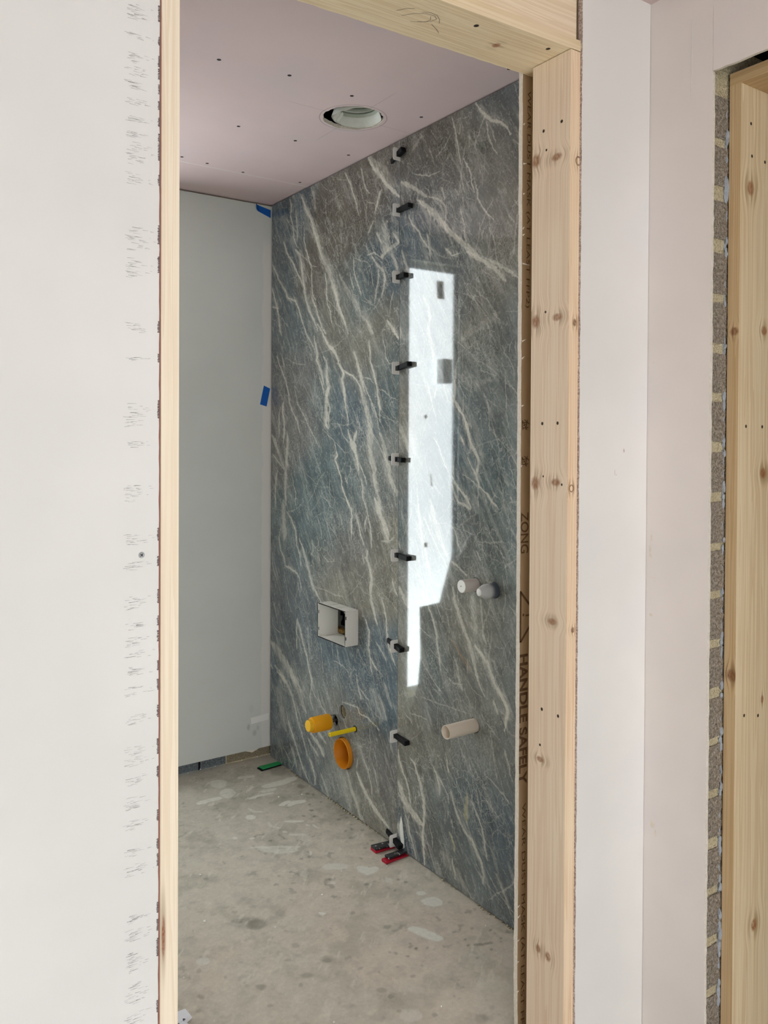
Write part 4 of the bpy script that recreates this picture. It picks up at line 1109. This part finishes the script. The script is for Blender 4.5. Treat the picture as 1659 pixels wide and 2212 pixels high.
# right-hand wall of the hall with the second doorway ----------------------
Y2, X2 = 1.079, 1.652
def build_right():
    xb = XC + .0095
    mb = MB(); bm = mb.bm; r = random.Random(8)
    # board with an L-shaped outline: full height beyond the opening, plus the piece over it
    n = 150; rows = []
    for i in range(n + 1):
        z = ZC * i / n
        y = Y2 - .001 + r.uniform(-.0008, .0008)
        rows.append([bm.verts.new(q) for q in ((XC, 1.252, z), (XC, y, z), (xb, y + r.uniform(0, .001), z), (xb, 1.252, z))])
    for A, B in zip(rows, rows[1:]):
        for j in range(4):
            f = bm.faces.new((A[j], A[(j + 1) % 4], B[(j + 1) % 4], B[j])); f.material_index = 1 if j == 1 else 0
    bm.faces.new(rows[0]); bm.faces.new(rows[-1])
    n = 60; rows = []
    for i in range(n + 1):
        y = Y2 - .001 - (Y2 - .001 - .18) * i / n
        z = 2.188 + r.uniform(-.0012, .0012)
        rows.append([bm.verts.new(q) for q in ((XC, y, z), (XC, y, ZC), (xb, y, ZC), (xb, y, z + .0005))])
    for A, B in zip(rows, rows[1:]):
        for j in range(4):
            f = bm.faces.new((A[j], A[(j + 1) % 4], B[(j + 1) % 4], B[j])); f.material_index = 1 if j == 3 else 0
    mb.box((XC, -1.7, 0), (xb, .18, ZC))
    o = struct(mb.done('wall_right', [M['pinkboard'], M['gyp']]))
    # masonry behind the board, seen in the reveal
    x0, x1 = xb + .0015, 1.86
    mj = [(2.194, 2.142), (2.05, 2.033), (1.949, 1.914), (1.831, 1.802), (1.711, 1.693), (1.604, 1.582), (1.495, 1.476), (1.387, 1.366), (1.277, 1.256), (1.165, 1.149), (1.06, 1.044), (.952, .934), (.846, .824), (.736, .72), (.62, .603), (.514, .49), (.405, .385), (.296, .275), (.182, .161), (.075, .055)]
    proto = {}
    def rough_block(y0, y1, za, zb, name, mat, jit, sd):
        rr = random.Random(sd); b = bmesh.new()
        nx, nz = 5, 7
        g = [[b.verts.new((x0 + (x1 - x0) * (i / nx) ** 1.6, y0 + rr.uniform(-jit, jit) * (1 if 0 < k < nz else .5), za + (zb - za) * k / nz + (rr.uniform(-jit, jit) if k in (0, nz) else 0))) for k in range(nz + 1)] for i in range(nx + 1)]
        for i in range(nx):
            for k in range(nz): b.faces.new((g[i][k], g[i + 1][k], g[i + 1][k + 1], g[i][k + 1]))
        # side skin so the block has body
        for (i0, i1) in ((0, nx),):
            c = [b.verts.new((x, y1, z)) for (x, z) in ((x0, za), (x1, za), (x1, zb), (x0, zb))]
            b.faces.new(c)
            b.faces.new([g[i][nz] for i in range(nx + 1)] + [c[2], c[3]])
            b.faces.new([g[i][0] for i in range(nx, -1, -1)] + [c[0], c[1]])
            b.faces.new([g[0][k] for k in range(nz + 1)] + [c[3], c[0]])
            b.faces.new([g[nx][k] for k in range(nz, -1, -1)] + [c[1], c[2]])
        m2 = MB(); m2.bm.free(); m2.bm = b
        return m2.done(name, mat, o)
    for i, (t, b_) in enumerate(mj):
        jo = 2.30 if i == 0 else t
        rough_block(Y2 + .0045, Y2 + .10, b_ - .003, t + .003, 'mortar_joint', M['mortar'], .0012, 60 + i)
        zb = b_ - .0005; za = mj[i + 1][0] + .0005 if i + 1 < len(mj) else 0
        rough_block(Y2 + .0015, Y2 + .10, za, zb, 'block', M['block'], .0017, 30 + i)
    # lintel over the opening, its shade painted in as near-black, and the wall beyond
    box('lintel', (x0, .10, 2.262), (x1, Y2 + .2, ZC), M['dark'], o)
    box('mortar_bed', (x0, Y2 + .003, 2.192), (x1, Y2 + .2, 2.262), M['mortar'], o)
    box('masonry', (x0, -1.7, 0), (x1, .165, ZC), M['block'], o)
    box('masonry_return', (x0 + .002, Y2 + .101, 0), (x1, 1.24, ZC), M['block'], o)
    # expanding foam squeezed out along the lining
    mbf = MB(); rf = random.Random(17)
    def blob(y, z, ry, rz, rx):
        b = bmesh.ops.create_icosphere(mbf.bm, subdivisions=2, radius=1)
        for v in b['verts']:
            k = 1 + rf.uniform(-.25, .25)
            v.co = Vector((X2 - .003 + v.co.x * rx * k, y + v.co.y * ry * k, z + v.co.z * rz * k))
    for z, s in ((1.93, 1.7), (2.07, 1.2), (2.03, 1.1), (1.82, 1.0), (1.70, .9), (1.59, .8), (1.488, 1.1), (1.376, 1.0), (1.27, 1.1), (1.155, .8), (1.05, .6), (.945, 1.1), (.835, 1.0), (.728, 1.1), (.612, .9), (.50, 1.2), (.395, 1.2), (.286, 1.5), (.17, 1.4), (1.88, .7), (.33, 1.1), (.24, 1.0), (.66, .6)):
        for j in range(3):
            blob(Y2 + rf.uniform(-.001, .003), z + rf.uniform(-.02, .02) * s, .003 * s, rf.uniform(.006, .012) * s, .0042 * s)
    z = .02
    while z < 2.15:
        blob(Y2 + .004, z, .0025, .014, .003); z += rf.uniform(.012, .05)
    mbf.done('foam_seal', M['foam'], o, True)['kind'] = 'stuff'
    # knife nick and filler smears on the board face
    mk = MB()
    mk.box((XC - .0006, 1.1305, 2.19), (XC + .001, 1.1325, 2.32)); mk.box((XC - .0006, 1.1310, 2.14), (XC + .001, 1.1318, 2.185))
    mk.done('knife_score', M['white'], o)
    sm_ = MB(); rs = random.Random(44)
    for (yc, zc, wy, hz) in ((1.229, 1.130, .004, .030), (1.226, 1.165, .0025, .018), (1.222, 1.072, .010, .0015), (1.218, 1.064, .006, .001), (1.226, 1.045, .004, .001), (1.215, .50, .008, .012), (1.208, .48, .005, .009), (1.226, .985, .006, .004), (1.224, 1.57, .004, .002), (1.222, 1.50, .004, .0012)):
        n = 9
        sm_.poly([(XC - .0004, yc + wy * math.cos(2 * math.pi * i / n) * rs.uniform(.6, 1.1), zc + hz * math.sin(2 * math.pi * i / n) * rs.uniform(.6, 1.1)) for i in range(n)])
    sm_.done('filler_smears', M['gyp'], o)
    return o
wall_right = build_right()
door2 = struct(empty('door_2', (1.70, .62, 0)), 'bare pine door lining in the doorway of the right-hand wall')
child(box('jamb', (X2 + .0008, 1.0490, 0), (1.85, 1.0765, 2.1685), M['wood_side'], None, .001), door2)
child(box('jamb_edge', (X2, 1.0492, 0), (X2 + .001, 1.0763, 2.1955), M['wood_side_edge']), door2)
child(box('jamb', (X2, .18, 0), (1.85, .21, 2.1685), M['wood_side'], None, .001), door2)
child(box('head', (X2 - .0005, .18, 2.168), (1.85, 1.0765, 2.1955), M['wood_side_head'], None, .001), door2)
struct(box('ceiling_side_room', (1.84, 1.2535, ZC), (3.6, 1.6, ZC + .02), M['ceil']))
struct(box('wall_side_room', (3.5, -1.7, 0), (3.55, 1.6, ZC), M['white']))
struct(box('wall_side_room_end', (1.87, 1.5, 0), (3.5, 1.55, ZC), M['white']))
struct(box('wall_side_room_back', (1.87, -1.7, 0), (3.5, -1.65, ZC), M['white']))

# tiled wall -----------------------------------------------------------------
wall_tiled = struct(box('wall_tiled', (1.70, 1.413, 0), (1.76, 3.36, 2.44), M['block']))
slabA = build_slab(0, JY + .0010, 3.226, wall_tiled)
slabB = build_slab(1, 1.414, JY - .0010, wall_tiled)
# adhesive ridges squeezed out under the slabs
mb = MB(); r = random.Random(31)
y = 1.70
while y < 3.2:
    if (1.70 < y < 1.86) or (1.95 < y < 2.03) or (2.38 < y < 2.75) or (2.95 < y < 3.05):
        q = bmesh.ops.create_icosphere(mb.bm, subdivisions=1, radius=1)
        a, b_, c = r.uniform(.002, .0045), r.uniform(.002, .005), r.uniform(.0015, .004)
        x = XT - r.uniform(-.003, .004)
        for v in q['verts']:
            k = 1 + r.uniform(-.25, .25); v.co = Vector((x + v.co.x * a * k, y + v.co.y * b_ * k, max(0, c * .8 + v.co.z * c * k)))
    y += r.uniform(.008, .026)
o = mb.done('adhesive_crumbs', M['mortar'], wall_tiled); o['kind'] = 'stuff'

# ================================================================== THINGS
# levelling clips standing in the joint --------------------------------------
def clip_plate(zc, h=.042, d=.030, t=.0016):
    # rounded plate standing out of the joint with a slot for the wedge
    x0 = XT - d; pts = []
    rr = .006
    for (cx, cz, a0) in ((x0 + rr, zc + h / 2 - rr, 90), (x0 + rr, zc - h / 2 + rr, 180)):
        for i in range(5):
            a = math.radians(a0 + 90 * i / 4); pts.append((cx + rr * math.cos(a), cz + rr * math.sin(a)))
    pts += [(XT + .004, zc - h / 2), (XT + .004, zc + h / 2)]
    bm = bmesh.new()
    sl = [(XT - .0165, zc + .0085), (XT - .0165, zc - .0085), (XT - .001, zc - .0085), (XT - .001, zc + .0085)]
    mb = MB(); mb.bm.free(); mb.bm = bm
    ys = (JY - t / 2, JY + t / 2)
    for yv in ys:
        P = [bm.verts.new((p[0], yv, p[1])) for p in pts]; S = [bm.verts.new((p[0], yv, p[1])) for p in sl]
        es = [bm.edges.new((P[i], P[(i + 1) % len(P)])) for i in range(len(P))] + [bm.edges.new((S[i], S[(i + 1) % 4])) for i in range(4)]
        bmesh.ops.triangle_fill(bm, use_beauty=True, use_dissolve=False, edges=es)
        if yv == ys[0]: P0, S0 = P, S
    for A, B in ((P0, P), (S0, S)):
        n = len(A)
        for i in range(n): bm.faces.new((A[i], B[i], B[(i + 1) % n], A[(i + 1) % n]))
    return mb
def wedge(zc, near, far, tilt, lift):
    # along y; thick end towards the viewer's side
    mb = MB()
    y0, y1 = JY - near, JY + far
    w = .0078
    prof = [(y0, XT - .0195), (y0 + .003, XT - .0205), (y1, XT - .007), (y1, XT - .0006), (y0, XT - .0006)]
    bm = mb.bm
    A = [bm.verts.new((x, y, zc - w)) for (y, x) in prof]; B = [bm.verts.new((x, y, zc + w)) for (y, x) in prof]
    bm.faces.new(A); bm.faces.new(B[::-1])
    for i in range(5): bm.faces.new((A[i], B[i], B[(i + 1) % 5], A[(i + 1) % 5]))
    bmesh.ops.bevel(bm, geom=bm.edges[:], offset=.0008, segments=1, affect='EDGES')
    mb.xform(Matrix.Translation((0, JY, zc)) @ Matrix.Rotation(math.radians(tilt), 4, 'X') @ Matrix.Translation((0, -JY, -zc)))
    return mb
ords = ['topmost', 'second', 'third', 'fourth', 'fifth', 'sixth', 'seventh', 'eighth', 'lowest']
CL = [(2.346, .034, .050, -13), (2.159, .074, .022, 0), (1.934, .052, .040, 0), (1.628, .074, .022, -8), (1.321, .042, .052, 3), (.997, .076, .022, 2), (.689, .040, .056, 9), (.383, .072, .024, 2), (.028, .040, .056, 10)]
for i, (z, ne, fa, ti) in enumerate(CL):
    e = empty('levelling_clip', (XT, JY, z))
    e['category'] = 'tile clip'; e['group'] = 'tile levelling clips in the slab joint'
    e['label'] = ('topmost white levelling clip in the slab joint, just under the pink ceiling' if i == 0 else
                  'lowest white levelling clip in the slab joint, just above the red shims' if i == 8 else
                  '%s white levelling clip from the ceiling in the vertical slab joint, with black wedge' % ords[i])
    child(clip_plate(z).done('plate', M['clip']), e)
    w = child(wedge(z, ne, fa, ti, 0).done('wedge', M['black_pl']), e); w['label'] = 'black plastic wedge'
# splash of adhesive beside the lowest clip is part of that slab
mb = MB(); mb.prism([(2.248, .040), (2.254, .085), (2.246, .120), (2.238, .100), (2.229, .045), (2.226, .018), (2.236, .012)], 0, XT - .0016, XT - .0002)
mb.done('adhesive_smear', M['torn'], slabB)

# recessed access box -------------------------------------------------------
def access_box():
    e = empty('access_box', (XT, 2.62, .70))
    tag(e, 'open white plastic cistern access box projecting from the far slab', 'access box')
    y0, y1, z0, z1, xa, xb, t = 2.522, 2.722, .637, .767, 1.559, 1.648, .0035
    mb = MB()
    # four walls as a frame tube
    outer = [(y0, z0), (y1, z0), (y1, z1), (y0, z1)]; inner = [(y0 + t, z0 + t), (y1 - t, z0 + t), (y1 - t, z1 - t), (y0 + t, z1 - t)]
    bm = mb.bm
    rows = [[bm.verts.new((x, *p)) for p in ring] for x, ring in ((xa, outer), (xb, outer), (xb, inner), (xa, inner))]
    for A, B in zip(rows, rows[1:] + rows[:1]):
        for j in range(4): bm.faces.new((A[j], A[(j + 1) % 4], B[(j + 1) % 4], B[j]))
    bmesh.ops.bevel(bm, geom=[ed for ed in bm.edges if abs(ed.verts[0].co.x - ed.verts[1].co.x) > .05], offset=.004, segments=2, affect='EDGES')
    shell = child(mb.done('shell', M['white_pl']), e)
    # moulded score lines round the outside
    for i in range(9):
        x = xa + .004 + i * .0052
        mb = MB()
        mb.box((x, y0 - .0007, z0 + .004), (x + .0022, y0 + .0008, z1 - .004))
        if i in (1, 4, 7): mb.box((x, y0 + .004, z1 - .0008), (x + .0016, y1 - .004, z1 + .0006))
        mb.done('rib', M['white_pl'], shell)
    for yc in (2.59, 2.65):
        box('top_mark', (xa + .004, yc, z1 - .0004), (XT, yc + .0016, z1 + .0007), M['duct'], shell)
    for (y, z) in ((y1 - t + .0004, .732), (y1 - t + .0004, .668), (y0 - .0002, .742), (y0 - .0002, .668)):
        box('slot', (xa + (.002 if y > 2.6 else .001), y - .0006, z - .006), (xa + .0045, y + .0006, z + .006), M['screw'], shell)
    # behind the shell: white cistern face, black valve and a timber packer
    child(box('cistern_face', (1.688, 2.50, .60), (1.694, 2.84, .80), M['white_pl']), e)
    mb = MB(); mb.prism([(2.690, .735), (2.728, .735), (2.728, .690), (2.740, .676), (2.740, .664), (2.690, .664)], 0, 1.674, 1.684)
    child(mb.done('flush_valve', M['black_pl']), e)
    mb = MB(); mb.prism([(2.738, .735), (2.743, .735), (2.743, .700), (2.738, .700)], 0, 1.674, 1.684)
    child(mb.done('valve_rod', M['black_pl']), e)
    child(box('timber_packer', (1.650, 2.690, .642), (1.672, 2.775, .655), M['osb']), e)
access_box()

# pipes and caps ---------------------------------------------------------------
def cap_yellow():
    e = empty('pipe_cap', (XT, 2.68, .318)); tag(e, 'orange-yellow stepped plastic pipe cap sticking out left of the small round hole', 'pipe cap')
    c = (2.680, .3185)
    child(MB().lathe([(1.513, .0215), (1.511, .0225), (1.511, .0275), (1.515, .0290), (1.581, .0300), (1.587, .0285), (1.588, .020), (1.588, .012)], c, 'x', 40).done('body', M['yellow_cap'], None, True), e)
    child(MB().lathe([(1.494, .0001), (1.494, .019), (1.4965, .0215), (1.513, .0222)], c, 'x', 40).done('end_boss', M['yellow_tip'], None, True), e)
    child(MB().lathe([(1.585, .006), (1.66, .006)], c, 'x', 24).done('spigot', M['steel'], None, True), e)
    st = child(MB().lathe([(1.575, .0042), (1.66, .0042)], (2.681, .3430), 'x', 16).done('stud', M['chrome'], None, True), e); st['label'] = 'chrome stud'
cap_yellow()
def rod():
    e = empty('conduit', (XT, 2.539, .327)); tag(e, 'thin bright yellow conduit projecting from the slab above the orange pipe', 'conduit')
    tb = child(MB().lathe([(1.507, .0001), (1.507, .0022), (1.506, .0026), (1.505, .006), (1.507, .0078), (1.66, .0080)], (2.539, .3265), 'x', 24).done('tube', M['yellow_rod'], None, True), e)
    MB().lathe([(1.5048, .0001), (1.5048, .0024)], (2.539, .3265), 'x', 12).done('bore', M['screw'], tb)
    child(MB().lathe([(XT - .001, .0125), (XT - .001, .0085), (XT + .02, .0085)], (2.539, .327), 'x', 24).done('sleeve', M['screw'], None, True), e)
rod()
e = MB().lathe([(1.75, .0515), (1.6015, .0515), (1.600, .0525), (1.600, .0540), (1.6015, .0552), (1.608, .0552), (1.610, .0558), (1.75, .0558)], (2.613, .214), 'x', 64).done('soil_pipe', M['orange'], None, True)
tag(e, 'large open orange plastic soil pipe end just proud of the slab', 'pipe')
e = MB().lathe([(1.66, .0180), (1.507, .0180), (1.5055, .0187), (1.5055, .0197), (1.507, .0203), (1.66, .0203)], (1.875, .5335), 'x', 48).done('waste_pipe', M['cream_pvc'], None, True)
tag(e, 'open cream plastic waste pipe projecting from the near slab', 'pipe')
e = empty('capped_pipe', (XT, 1.873, .956)); tag(e, 'flat-ended pale grey cylindrical pipe cap, the left of the pair on the near slab', 'pipe cap')
child(MB().lathe([(1.5600, .0185), (1.5606, .0192), (1.66, .0194)], (1.873, .956), 'x', 48).done('sleeve', M['grey_pvc'], None, True), e)
ed = child(MB().lathe([(1.5592, .0001), (1.5592, .0180), (1.5602, .0187)], (1.873, .956), 'x', 48).done('end_disc', M['clip'], None, True), e)
MB().lathe([(1.5588, .0001), (1.5588, .0018)], (1.8735, .9565), 'x', 12).done('pin_hole', M['screw'], ed)
child(MB().lathe([(XT + .001, .0215), (XT + .001, .0196)], (1.873, .956), 'x', 48).done('gap_ring', M['black_pl']), e)
def graded():
    k = NT('graded_cap')
    p = k.pos(); x = k.n('ShaderNodeSeparateXYZ'); k.put(x.inputs[0], p)
    k.base(k.mix(k.mr(x.outputs[0], 1.582, 1.603), lin(206, 206, 204), lin(86, 94, 106))); k.rough(.28)  # colour runs from pale to slate towards the slab end
    return k.m
e = empty('tapered_pipe_cap', (XT, 1.789, .952)); tag(e, 'bullet-shaped pipe cap shading from white to slate grey, the right of the pair', 'pipe cap')
child(MB().lathe([(1.5545, .0105), (1.556, .0118), (1.5655, .0165), (1.574, .0200), (1.580, .0212), (1.61, .0218), (1.66, .0218)], (1.789, .952), 'x', 48).done('body', graded(), None, True), e)
child(MB().lathe([(1.5535, .0001), (1.5535, .0085), (1.5550, .0108)], (1.789, .952), 'x', 40).done('tip', M['clip'], None, True), e)
child(MB().lathe([(XT + .001, .0235), (XT + .001, .0219)], (1.789, .952), 'x', 48).done('gap_ring', M['black_pl']), e)
# pipe stub deep inside the small open hole belongs to the wall
MB().lathe([(XT + .012, .0262), (1.70, .0255)], (2.627, .365), 'x', 40).done('hole_sleeve', M['mortar'], wall_tiled)
MB().lathe([(XT - .0004, .0262), (XT - .0004, .0282)], (2.627, .365), 'x', 40).done('hole_rim', M['tile_edge'], slabA)

# ventilation duct in the ceiling -------------------------------------------------
def duct():
    e = empty('vent_duct', (1.397, 2.208, ZC)); tag(e, 'torn white ventilation duct end inside the round ceiling hole', 'duct')
    c = (1.399, 2.209); r = random.Random(12)
    prof = []
    z = ZC + .030
    for i in range(22):
        prof.append((z, .0645 if i % 2 else .0705)); z += .008
    child(MB().lathe(prof, c, 'z', 48, cap1=True).done('flexible_duct', M['duct'], None, True), e)
    # torn collar
    seg = 72; bm = bmesh.new(); rows = []
    ph = [r.uniform(0, 6.28) for _ in range(6)]
    def nz(a): return sum(math.sin(a * k + ph[k % 6]) / k for k in (2, 3, 5, 7, 11)) / 2
    for (h, rad, amp) in ((-.003, .0785, .008), (.006, .0775, .005), (.016, .0735, .004), (.030, .0705, .002), (.045, .0685, .001)):
        row = []
        for i in range(seg):
            a = 2 * math.pi * i / seg
            row.append(bm.verts.new((c[0] + (rad + amp * .6 * nz(a)) * math.cos(a), c[1] + (rad + amp * .6 * nz(a)) * math.sin(a), ZC + h + .005 + amp * nz(a * 1.0 + h * 40) * 1.6)))
        rows.append(row)
    for A, B in zip(rows, rows[1:]):
        for i in range(seg): bm.faces.new((A[i], A[(i + 1) % seg], B[(i + 1) % seg], B[i]))
    mb = MB(); mb.bm.free(); mb.bm = bm
    child(mb.done('torn_collar', M['torn'], None, True), e)
    # loose flap on the near left
    bm = bmesh.new(); rows = []
    for i in range(9):
        a = math.radians(110 + 70 * i / 8)
        rows.append([bm.verts.new((c[0] + rr * math.cos(a), c[1] + rr * math.sin(a), ZC + hh + .004 * math.sin(i * 2.1))) for rr, hh in ((.052, .026), (.062, .014), (.074, .004))])
    for A, B in zip(rows, rows[1:]):
        for j in range(2): bm.faces.new((A[j], A[j + 1], B[j + 1], B[j]))
    mb = MB(); mb.bm.free(); mb.bm = bm
    child(mb.done('loose_flap', M['torn'], None, True), e)
duct()

# tape ------------------------------------------------------------------------------
def tape(name, pts, mat, label, th=.0010, curl=0.0):
    bm = bmesh.new(); n = 8
    A, B, C_, D = [Vector((p[0], 0, p[1])) for p in pts]
    rows = []
    for i in range(n + 1):
        t = i / n
        up = A.lerp(B, t); dn = D.lerp(C_, t)
        lift = curl * max(0, 1 - t * 4) ** 2
        for y in (YF - .0003 - lift, YF - .0003 - th - lift):
            rows.append((bm.verts.new((up.x, y, up.z)), bm.verts.new((dn.x, y, dn.z))))
    R = [rows[i * 2:(i + 1) * 2] for i in range(n + 1)]
    for a, b in zip(R, R[1:]):
        for k in (0, 1): bm.faces.new((a[k][0], a[k][1], b[k][1], b[k][0]))
        bm.faces.new((a[0][0], a[1][0], b[1][0], b[0][0])); bm.faces.new((a[0][1], a[1][1], b[1][1], b[0][1]))
    for a in (R[0], R[-1]): bm.faces.new((a[0][0], a[0][1], a[1][1], a[1][0]))
    mb = MB(); mb.bm.free(); mb.bm = bm
    return tag(mb.done(name, mat), label, 'tape')
tape('masking_tape', [(1.537, 2.392), (1.6125, 2.377), (1.6125, 2.343), (1.541, 2.367)], M['blue_tape'], 'strip of blue masking tape in the top corner, just below the ceiling', curl=.012)
tape('masking_tape', [(1.583, 1.617), (1.6125, 1.605), (1.596, 1.527), (1.565, 1.535)], M['blue_tape'], 'short upright blue masking tape halfway up the corner of the grey wall')
tape('plaster_tape', [(1.525, .185), (1.6115, .1905), (1.6115, .163), (1.528, .158)], M['white_tape'], 'white strip stuck low on the grey wall beside the slab corner')

# shims -------------------------------------------------------------------------------
def shim(name, x0, x1, y, w, z0, h0, h1, rot, mat, label, cat='shim'):
    mb = MB(); bm = mb.bm
    A = [bm.verts.new((x, y - w / 2, z)) for x, z in ((x0, z0), (x1, z0), (x1, z0 + h1), (x0, z0 + h0))]
    B = [bm.verts.new((x, y + w / 2, z)) for x, z in ((x0, z0), (x1, z0), (x1, z0 + h1), (x0, z0 + h0))]
    bm.faces.new(A); bm.faces.new(B[::-1])
    for i in range(4): bm.faces.new((A[i], B[i], B[(i + 1) % 4], A[(i + 1) % 4]))
    bmesh.ops.bevel(bm, geom=bm.edges[:], offset=.0008, segments=1, affect='EDGES')
    mb.xform(Matrix.Translation((x1, y, 0)) @ Matrix.Rotation(math.radians(rot), 4, 'Z') @ Matrix.Translation((-x1, -y, 0)))
    return tag(mb.done(name, mat), label, cat)
def speckled():
    k = NT('black_shim_speckled'); p = k.pos()
    f = k.noise(p, 95, 3, .6)
    k.base(k.mix(k.mr(f, .60, .66), lin(30, 31, 36), lin(214, 210, 200))); k.rough(.5)
    return k.m
M['speck'] = speckled()
shim('plastic_shim', 1.531, 1.607, 2.288, .033, .0012, .0090, .004, -3, M['red_pl'], 'red plastic shim under the left black shim, beside the lowest clip')
shim('plastic_shim', 1.531, 1.604, 2.288, .031, .0106, .0075, .004, -3, M['speck'], 'plaster-spotted black shim on top of the left red shim')
shim('plastic_shim', 1.520, 1.612, 2.216, .027, .0012, .0095, .003, 3, M['red_pl'], 'red plastic shim wedged under the near slab edge, nearest the doorway')
shim('plastic_shim', 1.534, 1.611, 2.222, .025, .0110, .0075, .002, 6, M['speck'], 'black shim lying on the red shim nearest the doorway')
shim('plastic_shim', 1.518, 1.613, 3.132, .032, .0065, .0050, .002, 6, M['green_pl'], 'green plastic shim under the slab in the far corner')
shim('plastic_shim', 1.512, 1.611, 3.135, .036, .0008, .0055, .004, 6, M['black_pl'], 'dark shim beneath the green shim in the far corner')

# crumbs -----------------------------------------------------------------------------
protos = []
for i in range(4):
    mb = MB(); r = random.Random(40 + i)
    q = bmesh.ops.create_icosphere(mb.bm, subdivisions=1, radius=1)
    for v in q['verts']: v.co *= r.uniform(.65, 1.2)
    for v in mb.bm.verts: v.co.z *= .75
    me = mb.mesh('plaster_crumb'); me.materials.append(M['dust']); protos.append(me)
for i, (x, y, r_) in enumerate(CRUMBS):
    o = link('plaster_crumb', protos[i % 4]); s = r_ / 1000
    o.scale = (s, s, s); o.rotation_euler = (0, 0, i * 1.7); o.location = (min(x / 1000, 1.6), y / 1000, s * .62)
    tag(o, 'small white plaster crumb scattered on the concrete floor', 'crumb', 'plaster crumbs on the bathroom floor')

# torn bag corner on the floor just inside the doorway
mb = MB(); bm = mb.bm; r = random.Random(50)
pts = [(.56, 1.80), (.70, 1.79), (.722, 1.825), (.712, 1.862), (.733, 1.873), (.728, 1.893), (.712, 1.898), (.706, 1.922), (.690, 1.955), (.64, 1.99), (.56, 1.98)]
lo = [bm.verts.new((x, y, .0008)) for x, y in pts]
mid = [bm.verts.new((.64 + (x - .64) * .93, 1.88 + (y - 1.88) * .93, .010 + r.uniform(-.003, .006))) for x, y in pts]
top = bm.verts.new((.63, 1.88, .026))
n = len(pts)
bm.faces.new(lo[::-1])
for i in range(n):
    bm.faces.new((lo[i], lo[(i + 1) % n], mid[(i + 1) % n], mid[i])); bm.faces.new((mid[i], mid[(i + 1) % n], top))
def bagmat():
    k = NT('torn_paper_bag'); p = k.pos()
    f = k.noise(p, 38, 3, .5)
    k.base(k.mix(k.mr(f, .60, .63), lin(232, 232, 236), lin(70, 68, 78))); k.rough(.7)
    return k.m
tag(mb.done('torn_bag', bagmat()), 'torn white paper bag corner on the floor behind the left jamb', 'paper bag')

# things that show only as reflections in the glossy slab -----------------------------
mb = MB(); mb.prism([(.838, .577), (.710, .586), (.653, .733), (.520, .920), (.512, .0), (.86, .0), (.845, .20), (.831, .334)], 1, 3.172, 3.1845)
tag(mb.done('board_offcut', [M['far']]), 'grey plasterboard offcut leaning below the window, mirrored in the near slab', 'board')
mb = MB(); mb.prism([(.630, .835), (.655, .835), (.935, .0), (.905, .0)], 1, 3.140, 3.160)
tag(mb.done('timber_batten', [M['far']]), 'slanting batten in front of the window, mirrored in the near slab', 'batten')
